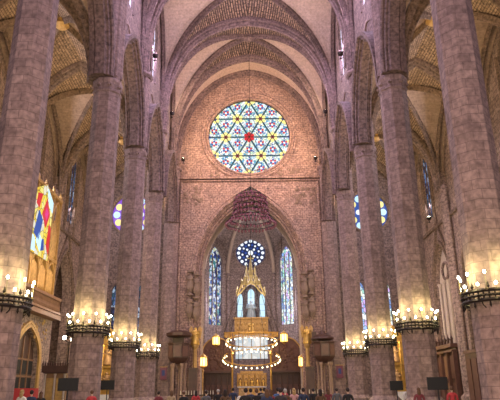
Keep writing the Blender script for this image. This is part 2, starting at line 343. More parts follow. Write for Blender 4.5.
for s, side in ((-1, 'left'), (1, 'right')):
    # nave wall above the arcade
    mb = MB(); trim = MB()
    for k in range(4):
        yc = BC[k]; b = BAY / 2; hw = b - .82
        bot = lambda u, yc=yc, hw=hw: ZC + 7.4 * prof_f((u - yc) / hw, .6) if abs(u - yc) < hw else ZC
        top = lambda u: 43.9
        us = [yc + b * math.sin(t * PI / 2) for t in arange(-1, 1, 24)] + [yc - hw, yc + hw] + [yc + hw * math.sin(t * PI / 2) for t in arange(-1, 1, 24)]
        P = lambda u, z, d, s=s: (s * (W + .1 + d), u, z)
        cl = CL[k]; ops = [arch_op(cl, 1.15, 32.4, 37.6, 1.7)]
        panel(mb, P, us + arange(cl - 1.15, cl + 1.15, 8), bot, top, ops, .6)
        # arch mouldings on both faces and under the arch
        pts = [(s * W, yc + u, z) for u, z in arch_pts(hw, ZC, 7.4)]
        trim.sweep(pts, (-1, 0, 0), [(-.84, .2), (-.84, -.08), (-.72, -.18), (-.62, -.12), (-.55, -.34), (-.42, -.30), (-.3, -.5), (.3, -.5), (.42, -.30), (.55, -.34), (.62, -.12), (.72, -.18), (.84, -.08), (.84, .2)])
        pts = [(s * (W + .1), cl + u, z) for u, z in arch_pts(1.3, 37.6, 1.9, 8, jamb=32.2)]
        trim.sweep(pts, (-1, 0, 0), [(-.12, .12), (-.12, -.05), (.12, -.05), (.12, .12)])
    nw = struct(mb.build('wall_%s_nave' % side, M['wall'])); trim.build('arch_moulding', M['rib'], nw)
    for k in range(5):                                                # shafts above the capitals that carry the vault ribs
        sh = MB()
        xs = s * W + DX[(s, k)]
        sh.lathe([(.88, 0), (.88, ZN - ZC + .1)], 8, (xs, PY[k], ZC), PI / 8)
        for dx, dy, r in ((-.72, 0, .22), (-.58, .5, .15), (-.58, -.5, .15)): sh.lathe([(r, 0), (r, ZN - ZC)], 10, (xs + s * dx, PY[k] + dy, ZC + .2))
        sh.lathe([(.95, 0), (1.12, .22), (1.12, .36), (.98, .5)], 8, (xs - s * .1, PY[k], ZN - .1), PI / 8)
        sh.lathe([(.8, 0), (.7, 6)], 8, (s * (W + .4), PY[k], ZN + .3), PI / 8)
        sh.build('wall_shaft', M['pillar'], nw)
    for k in range(4):
        P = lambda u, z, d, s=s: (s * (W + .3 - d), u, z)
        window(nextwin(), P, [(CL[k] + u, z) for u, z in arch_pts(1.15, 37.6, 1.7, 6, jamb=32.4)], M['g_sheen'], 0, 1, 5)
    # outer aisle wall with side chapels
    mb = MB(); bk = MB(); tr = MB()
    for k in range(4):
        yc = BC[k]; b = BAY / 2
        organ = (s < 0 and k == 2)
        hw, zs, rise = (2.6, 4.2, 3.0) if organ else (3.1, 11.0, 5.6)
        P = lambda u, z, d, s=s: (s * (XO + d), u, z)
        top = lambda u, yc=yc, b=b: ZC + AIS_H * prof_f((u - yc) / b, AE) + .3
        co_ = yc - 1.9 if (s > 0 and k == 3) else yc
        if s > 0 and k == 3: hw = 2.75
        ops = [arch_op(co_, hw, 0, zs, rise), arch_op(yc, 1.0, 20.2, 27.0, 1.8)]
        panel(mb, P, [yc + b * math.sin(t * PI / 2) for t in arange(-1, 1, 20)] + [co_ + hw * math.sin(t * PI / 2) for t in arange(-1, 1, 24)] + arange(yc - 1.0, yc + 1.0, 8), lambda u: 0, top, ops, 1.0)
        bk.box((s * (XO + 4.3), yc, 9), (.4, BAY, 18)); bk.box((s * (XO + 2.6), yc, 17.6), (3.4, BAY, .4))
        for q in (-1, 1): bk.box((s * (XO + 2.6), yc + q * (b - .8), 9), (3.2, .5, 17.5))
        for dd, ww in ((-.12, .3), (-.02, .18)):
            pts = [(s * (XO + dd), co_ + u, z) for u, z in arch_pts(hw + ww, zs, rise + ww * 1.4, 14, jamb=0)]
            tr.sweep(pts, (-1, 0, 0), [(-.16, .14), (-.16, -.1), (.16, -.1), (.16, .14)])
        if not organ:
            g = [(co_ - 3.6, zs + 2.2), (co_, zs + rise + 2.4), (co_ + 3.6, zs + 2.2)]      # gable over the chapel arch
            tr.tube([(s * (XO - .1), u, z) for u, z in g], .16, 6); tr.lathe([(.28, 0), (.05, 1.3)], 6, (s * (XO - .1), co_, zs + rise + 2.3))
        pts = [(s * (XO - .04), yc + u, z) for u, z in arch_pts(1.2, 27.0, 2.0, 8, jamb=19.9)]
        tr.sweep(pts, (-1, 0, 0), [(-.12, .12), (-.12, -.08), (.12, -.08), (.12, .12)])
        for q in (-1.7, 1.7): tr.lathe([(.16, 0), (.16, 9.2)], 8, (s * (XO - .05), yc + q, 18.6))
        tr.box((s * (XO - .1), yc, 18.7), (.3, BAY - 1.6, .3))
    ow = struct(mb.build('wall_%s' % side, M['aisle'])); bk.build('chapel_recess', M['aisle'], ow); tr.build('arch_moulding', M['ribwarm'], ow)
    for k in range(5):
        sh = MB(); sh.lathe([(.9, 0), (.9, .9), (.62, 1.2), (.62, ZC - .3), (.85, ZC), (.85, ZC + .3), (.6, ZC + .6), (.5, ZC + 2)], 8, (s * (XO - .1), PY[k], 0), PI / 8)
        for q in (-.62, .62): sh.lathe([(.2, 0), (.2, ZC)], 8, (s * (XO - .25), PY[k] + q, 0))
        sh.build('wall_shaft', M['aisle'], ow)
    gl = ['g_warm', 'g_warm', 'g_dark', 'g_dark'] if s < 0 else ['g_warm', 'g_warm', 'g_warm', 'g_dark']
    for k in range(4):
        P = lambda u, z, d, s=s: (s * (XO + .16 - d), u, z)
        window(nextwin(), P, [(BC[k] + u, z) for u, z in arch_pts(1.0, 27.0, 1.8, 6, jamb=20.2)], M[gl[k]], 0, 1, 9)
    # end wall of the aisle, with a small rose and lancets
    mb = MB(); EY = ROSE_Y + .6; xc = 14.95 * s
    P = lambda u, z, d: (u, EY + d, z)
    ex = (min(s * 9.7, s * 20.9), max(s * 9.7, s * 20.9)); xm = (ex[0] + ex[1]) / 2
    lan = [s * 13.3, s * 16.4]
    ops = [circ_op(xc, 23.1, 2.6)] + [arch_op(x, .55, 8.4, 13.0, 1.2) for x in lan]
    panel(mb, P, arange(ex[0], ex[1], 10) + circ_us(xc, 2.6) + [x + .55 * math.sin(t * PI / 2) for x in lan for t in arange(-1, 1, 8)], lambda u: 0, lambda u: 32, ops, .8)
    ew = struct(mb.build('wall_%s_aisle_end' % side, M['aisleend']))
    tr = MB(); tr.ring((xc, EY - .05, 23.1), 2.75, .18, 36, 6, 0, 0, 'y'); tr.build('rose_moulding', M['ribwarm'], ew)
    g = MB(); g.poly([(xc + 2.6 * math.cos(2 * PI * i / 32), 23.1 + 2.6 * math.sin(2 * PI * i / 32)) for i in range(32)], P, .4, .5, 0)
    for i in range(12):
        a = 2 * PI * i / 12
        for R, r, mi in ((2.05, .44, 1 + i % 2), (1.1, .34, 3 + (i % 2))):
            if R < 1.5 and i % 2: continue
            cx, cz = xc + R * math.cos(a), 23.1 + R * math.sin(a)
            g.poly([(cx + r * math.cos(2 * PI * j / 10), cz + r * math.sin(2 * PI * j / 10)) for j in range(10)], P, .3, .42, mi)
    o = g.build('window_%d' % nextwin(), [M['e_violet'] if s < 0 else M['e_blue'], M['e_cyan'], M['e_yellow'], M['e_white'], M['e_blue']]); struct(o)
    for x in lan:
        P2 = lambda u, z, d: (u, EY + .5 - d, z)
        window(nextwin(), P2, [(x + u, z) for u, z in arch_pts(.55, 13.0, 1.2, 6, jamb=8.4)], M['g_dark' if s < 0 else 'g_pale'], 0, 1, 5)

# ------------------------------------------------------------------ rose wall with the chapel arch
CW, CS, CR = 6.75, 15.5, 10.2
RZ, RR = 33.57, 5.4
mb = MB(); P = lambda u, z, d: (u, ROSE_Y + d, z)
panel(mb, P, arange(-9.9, 9.9, 20) + circ_us(0, RR, 60) + [CW * math.sin(t * PI / 2) for t in arange(-1, 1, 36)], lambda u: 0,
      lambda u: 44.0, [arch_op(0, CW, 0, CS, CR), circ_op(0, RZ, RR)], 1.3)
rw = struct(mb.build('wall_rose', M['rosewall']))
t = MB()
for R, dy, r in ((5.5, -.02, .16), (5.85, -.05, .13), (6.15, -.02, .2)): t.ring((0, ROSE_Y + dy, RZ), R, r, 72, 6, 0, 0, 'y')
for dz, h, dd in ((27.55, .24, .45), (27.2, .14, .25)): t.box((0, ROSE_Y - dd / 2 + .05, dz), (19.2, dd, h))
for x in (-8.7, 8.7): t.lathe([(.2, 0), (.2, 27)], 8, (x, ROSE_Y - .1, 0))
t.build('rose_moulding', M['rosewall'], rw)
t = MB()
for i, (dw, dy, r) in enumerate(((.42, -.06, .17), (.12, -.02, .2), (-.15, .45, .17), (-.42, .8, .15), (-.62, 1.2, .13))):
    pts = [(u, ROSE_Y + dy, z) for u, z in arch_pts(CW + dw, CS, CR + dw * 1.25, 18, jamb=0)]
    t.sweep(pts, (0, 1, 0), [(r * math.cos(2 * PI * q / 8), r * math.sin(2 * PI * q / 8)) for q in range(8)])
pts = [(u, ROSE_Y + 1.0, z) for u, z in arch_pts(CW - .1, CS, CR - .1, 18, jamb=0)]
t.sweep(pts, (0, 1, 0), [(-.9, .5), (-.9, .0), (.9, -.55), (.9, .5)])
t.build('arch_moulding', M['rosewall'], rw)
t = MB()                                                              # carved reliefs on the wall beside the arch
for x in (-7.3, 7.2):
    for i in range(26):
        t.sphere((x + random.uniform(-1.6, 1.6), ROSE_Y - .02, 25.2 + random.uniform(-1.1, 1.1)), random.uniform(.12, .3), 6, 4, 0, (1, .5, 1))
for i in range(44):
    t.sphere((random.uniform(-6.5, 6.5), ROSE_Y - .02, 27.9 + random.uniform(0, .9)), random.uniform(.1, .24), 6, 4, 0, (1, .5, 1))
t.build('carved_relief', M['statue'], rw)

# great rose window: a lattice of triangles with flowers
P = lambda u, z, d: (u, ROSE_Y + .55 - d, RZ + z)
g = MB(); g.poly([(RR * 1.01 * math.cos(2 * PI * i / 64), RR * 1.01 * math.sin(2 * PI * i / 64)) for i in range(64)], P, 0, .06, 0)
def blob(cx, cz, r, mi, n=8, d=.1, rot=0, star=None):
    if math.hypot(cx, cz) + r > RR: return
    pts = []
    for j in range(n * (2 if star else 1)):
        a = rot + 2 * PI * j / (n * (2 if star else 1)); rr = r * (star if star and j % 2 else 1); pts.append((cx + rr * math.cos(a), cz + rr * math.sin(a)))
    g.poly(pts, P, .05, d, mi)
TH = 2.68; TS = TH * 2 / math.sqrt(3)
nodes_ = []; tris = []
for j in range(-3, 4):
    for i in range(-5, 6):
        x = i * TS + (j % 2) * TS / 2; z = j * TH; nodes_.append((x, z))
        tris.append((x + TS / 2, z + TH / 3)); tris.append((x, z + TH * 2 / 3))
for k in range(3):
    a = k * PI / 3; dx, dz = math.cos(a), math.sin(a); nx, nz = -dz, dx
    for j in (-1, 0, 1):
        off = j * TH; h = math.sqrt(RR * RR - off * off) - .08
        for q in (-.075, .075):
            o2 = off + q; hh = math.sqrt(max(.1, (RR - .05) ** 2 - o2 * o2))
            g.poly([(nx * (o2 - .04) + dx * -hh, nz * (o2 - .04) + dz * -hh), (nx * (o2 - .04) + dx * hh, nz * (o2 - .04) + dz * hh), (nx * (o2 + .04) + dx * hh, nz * (o2 + .04) + dz * hh), (nx * (o2 + .04) + dx * -hh, nz * (o2 + .04) + dz * -hh)], P, .05, .09, 1)
        n = int(2 * h / .38)
        for i in range(n):
            t0 = -h + .2 + i * (2 * h - .4) / max(1, n - 1)
            if min(math.hypot(nx * off + dx * t0 - x, nz * off + dz * t0 - z) for x, z in nodes_) < .7: continue
            blob(nx * off + dx * t0, nz * off + dz * t0, .10, 4 if i % 2 else 1, 4, .11, a)
for x, z in nodes_:
    c = math.hypot(x, z) < .1
    for j in range(6):
        a = j * PI / 3 + PI / 6; blob(x + .5 * math.cos(a), z + .5 * math.sin(a), .26, 2 if not c else 3, 6, .11)
    blob(x, z, .26 if not c else .62, 3, 6, .13, PI / 2, .45)
for x, z in tris:
    for j in range(6):
        a = j * PI / 3; blob(x + .30 * math.cos(a + .52), z + .30 * math.sin(a + .52), .155, 3 if j % 2 == 0 else 4, 6, .11)
        blob(x + .64 * math.cos(a + PI / 6), z + .64 * math.sin(a + PI / 6), .11, 4 if j % 2 else 6, 5, .11)
    blob(x, z, .12, 6, 6, .13)
for i in range(48):
    a = 2 * PI * i / 48; blob(5.2 * math.cos(a), 5.2 * math.sin(a), .17, (4, 6, 1, 2)[i % 4], 6, .12)
rose = struct(g.build('window_%d' % nextwin(), [M['g_rose'], M['e_teal'], M['e_yellow'], M['e_red'], M['e_blue'], M['e_pink'], M['e_white']]))
t = MB()
for k in range(3):
    a = k * PI / 3; dx, dz = math.cos(a), math.sin(a); nx, nz = -dz, dx
    for j in (-1, 0, 1):
        off = j * TH; h = math.sqrt(RR * RR - off * off)
        t.tube([P(nx * off - dx * h, nz * off - dz * h, .14), P(nx * off + dx * h, nz * off + dz * h, .14)], .05, 5)
t.ring((0, ROSE_Y + .45, RZ), RR - .02, .1, 64, 6, 0, 0, 'y')
t.build('tracery', M['iron'], rose)

# ------------------------------------------------------------------ vaults
def vault_bay(mb, xc, yc, a, b, zs, H, e, n=12, dome=.5):
    for typ in (0, 1):
        for sg in (-1, 1):
            rows = []
            for i in range(n + 1):
                v = i / n; row = []
                for j in range(2 * n + 1):
                    u = -1 + j / n; t_ = u * v
                    z = zs + H * prof_f(t_, e) + dome * (1 - v * v)
                    # follow the true arch height at the springing
                    if typ == 0: row.append((xc + t_ * a, yc + sg * v * b, z))
                    else: row.append((xc + sg * v * a, yc + t_ * b, z))
                rows.append(row)
            for i in range(n):
                for j in range(2 * n):
                    q = [rows[i][j], rows[i][j + 1], rows[i + 1][j + 1], rows[i + 1][j]]
                    uv = [(p[1] if typ == 0 else p[0], (p[0] if typ == 0 else p[1]) * .75 + p[2] * .75 * (1 if j < n else -1)) for p in q]
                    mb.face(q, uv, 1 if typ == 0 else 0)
def vault_ribs(root, xc, ys, bcs, a, b, zs, H, e, rm, big, small, dome, boss):
    for y in ys:
        r = MB(); r.sweep([(xc + u, y, z) for u, z in arch_pts(a, zs, H, 18, e)], (0, 1, 0), rib_prof(big, big * .7)); r.build('transverse_rib', rm, root)
    for y in bcs:
        for q in (-1, 1):
            pts = []
            for i in range(41):
                u = math.sin((-1 + i / 20) * PI / 2); pts.append((xc + u * a, y + q * u * b, zs + H * prof_f(u, e) + dome * (1 - u * u)))
            d = Vector((a, q * b, 0)).normalized(); r = MB(); r.sweep(pts, Vector((0, 0, 1)).cross(d), rib_prof(small, small * .9)); r.build('diagonal_rib', rm, root)
            r = MB(); r.sweep([(xc + q * (a - .25), y + u, z) for u, z in arch_pts(b - .3, zs, H - .2, 14, e)], (-1, 0, 0), rib_prof(small * .9, small * .7)); r.build('wall_rib', rm, root)
        bs = MB(); zt = zs + H + dome; bs.lathe([(.0, -.75), (.35, -.7), (.62, -.45), (.55, -.2), (.62, 0), (.3, .1)], 12, (xc, y, zt)); bs.build('boss', boss, root)
mb = MB()
AY = 64.4
for k in range(3): vault_bay(mb, 0, BC[k], W + .12, BAY / 2, ZN, NAVE_H, NE)
vault_bay(mb, 0, (PY[3] + AY) / 2, W + .12, (AY - PY[3]) / 2, ZN, NAVE_H, NE2)
for i in range(24):
    us_ = [math.sin((-1 + (i + q) / 12) * PI / 2) for q in (0, 1)]
    mb.face([((W + .12) * u, y, ZN + NAVE_H * prof_f(u, NE2)) for u, y in ((us_[0], AY), (us_[1], AY), (us_[1], ROSE_Y + .1), (us_[0], ROSE_Y + .1))], None, 0)
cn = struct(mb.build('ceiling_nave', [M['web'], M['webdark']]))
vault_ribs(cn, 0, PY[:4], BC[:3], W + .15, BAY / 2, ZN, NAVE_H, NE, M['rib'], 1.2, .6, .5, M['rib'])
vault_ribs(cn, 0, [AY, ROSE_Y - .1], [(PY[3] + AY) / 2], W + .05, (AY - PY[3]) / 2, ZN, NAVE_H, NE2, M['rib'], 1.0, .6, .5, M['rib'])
for s, side in ((-1, 'left'), (1, 'right')):
    mb = MB(); xc = s * (W + XO) / 2; a = (XO - W) / 2
    for k in range(4): vault_bay(mb, xc, BC[k], a, BAY / 2, ZC, AIS_H, AE)
    ca = struct(mb.build('ceiling_%s_aisle' % side, [M['webwarm'], M['webwarmdark']]))
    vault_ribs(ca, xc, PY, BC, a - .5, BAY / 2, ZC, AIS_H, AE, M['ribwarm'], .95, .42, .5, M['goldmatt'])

# ------------------------------------------------------------------ royal chapel behind the arch
CY0, CYB = ROSE_Y + 1.3, 90.0
per = [(-7.3, CY0), (-7.3, 76.0), (-7.3, 86.8), (-3.75, CYB), (3.75, CYB), (7.3, 86.8), (7.3, 76.0), (7.3, CY0)]
CZ = 19.0
def seg_wall(mb, p, q, ops=(), th=.8, us=(), bot=0, top=26.5):
    d = Vector((q[0] - p[0], q[1] - p[1])); Ln = d.length; d.normalize(); n = Vector((-d.y, d.x))
    P = lambda u, z, e: (p[0] + d.x * u + n.x * e, p[1] + d.y * u + n.y * e, z)
    panel(mb, P, [0, Ln] + list(us), lambda u: bot, lambda u: top, list(ops), th); return P, Ln
mb = MB(); seg_wall(mb, per[0], per[2], top=19.6)
struct(mb.build('wall_left_chapel', M['chapel']))
mb = MB(); seg_wall(mb, per[5], per[7], top=19.6)
struct(mb.build('wall_right_chapel', M['chapel']))
LC = math.hypot(3.55, 3.2)
for p, q, side, gm in ((per[2], per[3], 'left', 'g_blue'), (per[4], per[5], 'right', 'g_pale')):
    mb = MB(); uc = LC / 2; Pw, _ = seg_wall(mb, p, q, [arch_op(uc, 1.3, 11.3, 21.0, 2.7)], us=[uc + 1.3 * math.sin(t * PI / 2) for t in arange(-1, 1, 14)])
    struct(mb.build('wall_%s_apse' % side, M['chapel']))
    P2 = lambda u, z, d, Pw=Pw: Pw(u, z, .45 - d)
    window(nextwin(), P2, [(uc + u, z) for u, z in arch_pts(1.3, 21.0, 2.7, 8, jamb=11.3)], M[gm], 0, 2, 12, M['chapel'])
mb = MB(); P = lambda u, z, d: (u, CYB + d, z)
panel(mb, P, arange(-3.75, 3.75, 8) + circ_us(0, 2.4) + [2.45 * math.sin(t * PI / 2) for t in arange(-1, 1, 20)], lambda u: 0, lambda u: 28.5, [arch_op(0, 2.45, 6.2, 14.2, 3.7), circ_op(0, 23.0, 2.4)], .8)
bw = struct(mb.build('wall_back_chapel', M['chapel']))
t = MB(); t.ring((0, CYB - .03, 23.0), 2.55, .16, 40, 6, 0, 0, 'y')
for dw in (.15, .4): t.sweep([(u, CYB - .04, z) for u, z in arch_pts(2.45 + dw, 14.2, 3.7 + dw * 1.3, 12, jamb=0)], (0, 1, 0), [(-.13, .13), (-.13, -.13), (.13, -.13), (.13, .13)])
t.build('arch_moulding', M['chapel'], bw)
sh = MB()
for x, y in per[2:6]: sh.lathe([(.3, 0), (.3, CZ), (.45, CZ + .3), (.3, CZ + .6)], 8, (x * .97, y - .12, 0))
sh.build('wall_shaft', M['chapel'], bw)
# niche room behind the back wall
mb = MB()
mb.box((0, 95.2, 11), (7, .3, 16)); mb.box((-3.4, 93, 11), (.3, 4.4, 16)); mb.box((3.4, 93, 11), (.3, 4.4, 16)); mb.box((0, 93, 18.9), (7, 4.6, .3)); mb.box((0, 93, 11.0), (6.6, 4.6, .25))
struct(mb.build('wall_niche', M['chapel']))
for x in (-1.85, 1.85):
    P2 = lambda u, z, d: (u, 95.0 - d, z)
    window(nextwin(), P2, [(x + u, z) for u, z in arch_pts(.42, 16.2, 1.0, 6, jamb=11.2)], M['e_cyan'], 0, 0, 5, M['chapel'])
point('niche_fill', (0, 90.6, 16.6), 160, (.85, .85, 1.0), .2)  # unseen fill added to brighten the statue in the niche
P2 = lambda u, z, d: (u, 95.0 - d, z)
window(nextwin(), P2, [(u, z) for u, z in arch_pts(.55, 17.0, .9, 6, jamb=14.4)], M['e_cyan'], 0, 0, 3, M['chapel'])
P2 = lambda u, z, d: (u, 89.9 - d, z)
o = window(nextwin(), P2, [(-2.7, 6.3), (2.7, 6.3), (2.7, 10.4), (-2.7, 10.4)], M['g_white'], 0, 3, 2, M['goldmatt'])
# small rose
P = lambda u, z, d: (u, CYB + .4 - d, 23.0 + z); g = MB()
def disc(cx, cz, r, mi, d, n=12): g.poly([(cx + r * math.cos(2 * PI * j / n), cz + r * math.sin(2 * PI * j / n)) for j in range(n)], P, .0 if mi == 0 else .05, d, mi)
disc(0, 0, 2.42, 0, .05, 40); disc(0, 0, .42, 1, .1)
for i in range(16):
    a = 2 * PI * i / 16; disc(1.98 * math.cos(a), 1.98 * math.sin(a), .27, 1, .1, 8)
    a += PI / 16; disc(1.35 * math.cos(a), 1.35 * math.sin(a), .17, 2 if i % 2 else 1, .1, 8)
for i in range(8): a = 2 * PI * i / 8; disc(.78 * math.cos(a), .78 * math.sin(a), .19, 1 if i % 2 else 2, .1, 8)
struct(g.build('window_%d' % nextwin(), [M['e_navy'], M['e_white'], M['e_blue']]))
# apse vault and barrel bays
mb = MB(); apex = (0, 79.5, 27.6); N = 14
segs = per[1:7]
for (p, q) in list(zip(segs, segs[1:])):
    hi = 19.5
    for i in range(N):
        for j in range(8):
            def pt(t_, w_):
                bx = p[0] + (q[0] - p[0]) * w_; by = p[1] + (q[1] - p[1]) * w_
                c_ = 1 - math.cos(t_ * PI / 2); lift = 6.8 * prof_f(2 * w_ - 1, .6) * (1 - t_) ** 1.5 if by > 86.4 or (p[0] == q[0]) else 0
                return (bx + (apex[0] - bx) * c_, by + (apex[1] - by) * c_, CZ + (apex[2] - CZ) * math.sin(t_ * PI / 2) * (1 - .0) + max(0, lift) * (1 - math.sin(t_ * PI / 2)) * 1.0)
            mb.face([pt(i / N, j / 8), pt(i / N, (j + 1) / 8), pt((i + 1) / N, (j + 1) / 8), pt((i + 1) / N, j / 8)])
for i in range(2 * N):
    for y0, y1 in ((CY0 - .5, 79.6),):
        u0, u1 = math.sin((-1 + i / N) * PI / 2), math.sin((-1 + (i + 1) / N) * PI / 2)
        z = lambda u: CZ - 2.6 + 10.6 * prof_f(u, .6)
        mb.face([(7.4 * u0, y0, z(u0)), (7.4 * u1, y0, z(u1)), (7.4 * u1, y1, z(u1)), (7.4 * u0, y1, z(u0))])
cc = struct(mb.build('ceiling_chapel', M['chapel']))
for p in per[2:6]:
    pts = []
    for i in range(N + 1):
        c_ = 1 - math.cos(i / N * PI / 2); pts.append((p[0] * (1 - c_), p[1] + (apex[1] - p[1]) * c_, CZ + (apex[2] - CZ) * math.sin(i / N * PI / 2) - .1))
    r = MB(); r.tube(pts, .3, 8); r.build('rib', M['stonepale'], cc)
r = MB(); r.sweep([(u, 76, z) for u, z in arch_pts(7.1, CZ - 2.6, 10.2, 16, jamb=0)], (0, 1, 0), rib_prof(.9, .8)); r.build('transverse_rib', M['stonepale'], cc)

# ------------------------------------------------------------------ nave pillars
pil_lab = {(-1, 0): 'tall octagonal stone pillar nearest on the left, cut off by the picture edge', (1, 0): 'tall octagonal stone pillar nearest on the right, widest of the right row',
           (-1, 1): 'stone pillar second from the front in the left row, wide capital near its top', (1, 1): 'stone pillar second from the front in the right row, beside a wooden portal',
           (-1, 2): 'stone pillar third from the front in the left row, covering the violet aisle rose', (1, 2): 'stone pillar third from the front in the right row, covering the blue aisle rose',
           (-1, 3): 'slender looking stone pillar fourth in the left row, next to the chapel wall', (1, 3): 'slender looking stone pillar fourth in the right row, next to the chapel wall'}
for s in (-1, 1):
    m_ = MB(); m_.lathe([(1.35, 0), (1.35, .5), (1.22, .9), (1.0, 1.2), (.98, ZC), (1.1, ZC + .2), (.9, ZC + .4), (.9, ZN)], 8, (s * (W + .05), ROSE_Y - .1, 0), PI / 8); m_.build('wall_pier', M['pillar'], rw)
proto = None
for k in range(4):
    for s in (-1, 1):
        loc = (s * W + DX[(s, k)], PY[k], 0)
        if proto is None:
            proto = thing('stone_pillar', pil_lab[(s, k)], 'pillar', loc, 0, 'octagonal pillars of the nave arcades')
            m_ = MB(); m_.lathe([(.93, 1.1), (.89, ZC - .4)], 8, (0, 0, 0), PI / 8); m_.build('shaft', M['pillar'], proto)
            m_ = MB(); m_.lathe([(1.35, 0), (1.35, .5), (1.22, .6), (1.22, .9), (1.02, 1.1), (.95, 1.2)], 8, (0, 0, 0), PI / 8); m_.build('plinth', M['pillar'], proto)
            m_ = MB(); m_.lathe([(.9, ZC - 1.1), (.97, ZC - 1.02), (.97, ZC - .9), (.91, ZC - .82), (.94, ZC - .45), (.99, ZC - .28), (.99, ZC - .12), (.90, ZC)], 8, (0, 0, 0), PI / 8)
            for q in range(8):
                for h in (-.3, .3):
                    a = PI / 4 * q; m_.sphere((.92 * math.cos(a) - h * math.sin(a), .92 * math.sin(a) + h * math.cos(a), ZC - .62), .09, 6, 4)
            m_.build('capital', M['pillar'], proto)
        else:
            o = copy_tree(proto); o.location = loc; o['label'] = pil_lab[(s, k)]

# ------------------------------------------------------------------ ring chandeliers round the pillars
ch_lab = {(-1, 0): 'ring chandelier of black iron round the nearest left pillar', (1, 0): 'ring chandelier of black iron round the nearest right pillar, at picture edge',
          (-1, 1): 'black ring chandelier with lit candles round second left pillar, above a black screen', (1, 1): 'black ring chandelier with lit candles round second right pillar, beside the wooden portal',
          (-1, 2): 'middle-sized looking lit iron ring on the third left pillar', (1, 2): 'middle-sized looking lit iron ring on the third right pillar',
          (-1, 3): 'smallest looking lit iron ring on the fourth left pillar by the pulpit', (1, 3): 'smallest looking lit iron ring on the fourth right pillar by the pulpit'}
RC = 1.17; ZR = 4.78
cproto = None
for k in range(4):
    for s in (-1, 1):
        loc = (s * W + DX[(s, k)], PY[k], ZR + (0.08 if s < 0 else .1) - (.1 if k == 0 else 0))
        if cproto is None:
            cproto = thing('ring_chandelier', ch_lab[(s, k)], 'chandelier', loc, 0, 'iron ring chandeliers round the nave pillars')
            b = MB()
            for z, r in ((0, .075), (.36, .075), (.18, .05)): b.ring((0, 0, z), RC, r, 36)
            for i in range(36):
                a = 2 * PI * i / 36; x, y = RC * math.cos(a), RC * math.sin(a)
                b.tube([(x, y, 0), (x, y, .36)], .035, 5)
                if i % 2 == 0: b.ring((x * .999, y * .999, .17), .10, .035, 8, 4)
                if i % 3 == 0:
                    b.lathe([(0, -.30), (.05, -.2), (.03, -.05), (.05, 0)], 6, (x, y, 0))
                    b.lathe([(.04, 0), (.02, .08), (.07, .17), (0, .36)], 6, (x * 1.03, y * 1.03, .34))
            b.build('crown_band', M['iron'], cproto)
            for i in range(4):
                a = PI / 4 + PI / 2 * i; b = MB(); b.tube([(.86 * math.cos(a), .86 * math.sin(a), .1), (RC * math.cos(a), RC * math.sin(a), .05)], .035, 6)
                b.tube([(.86 * math.cos(a), .86 * math.sin(a), -.25), (1.1 * math.cos(a), 1.1 * math.sin(a), -.16), (RC * math.cos(a), RC * math.sin(a), .02)], .025, 6); b.build('bracket', M['iron'], cproto)
            for i in range(22):
                a = 2 * PI * (i + .5) / 22; h = .55 if i % 2 else .98; rr = RC * (1.0 if i % 2 else 1.06)
                x, y = rr * math.cos(a), rr * math.sin(a); cd = MB()
                cd.lathe([(.02, .34), (.075, .40), (.075, .43), (.02, .44), (.018, h)], 7, (x, y, 0)); c_ = cd.build('candle', M['candlestick'], cproto)
                bl = MB(); bl.sphere((x, y, h + .06), .058, 8, 6, 0, (1, 1, 1.25)); bl.build('bulb', M['bulbw'], c_)
        else:
            o = copy_tree(cproto); o.location = loc; o['label'] = ch_lab[(s, k)]
        for i in range(5):
            a = -PI / 2 + (i - 2) * 1.25; point('chandelier_glow', (loc[0] + 1.5 * math.cos(a), loc[1] + 1.5 * math.sin(a), loc[2] + 1.1), 115, (.98, .90, .40), .12)

# ------------------------------------------------------------------ floodlights on the ledges
fproto = None
fl = [(-8.55, PY[2], 30.5, 'white floodlight on the ledge of the third left pillar'), (-8.55, PY[3], 30.5, 'white floodlight on the ledge of the fourth left pillar'), (-8.5, PY[4] - .8, 29.4, 'lit floodlight in the left corner beside the great rose'),
      (8.55, PY[2], 30.5, 'white floodlight on the ledge of the third right pillar'), (8.55, PY[3], 30.5, 'white floodlight on the ledge of the fourth right pillar'), (8.5, PY[4] - .8, 29.4, 'lit floodlight in the right corner beside the great rose'), (20.0, 60.6, 19.2, 'bright floodlight below the narrow window of the right aisle')]
for x, y, z, lab in fl:
    if fproto is None:
        fproto = thing('floodlight', lab, 'floodlight', (x, y, z), 0, 'floodlights on the ledges')
        m_ = MB(); m_.lathe([(.10, 0), (.14, .02), (.05, .08), (.05, .3)], 8); m_.build('stand', M['iron'], fproto)
        m_ = MB(); m_.lathe([(.05, .28), (.22, .38), (.28, .62), (.24, .62)], 12); m_.build('housing', M['iron'], fproto)
        m_ = MB(); m_.sphere((0, 0, .62), .21, 10, 6, 0, (1, 1, .5)); m_.build('lens', M['bulbw'], fproto); o = fproto
    else: o = copy_tree(fproto); o.location = (x, y, z); o['label'] = lab

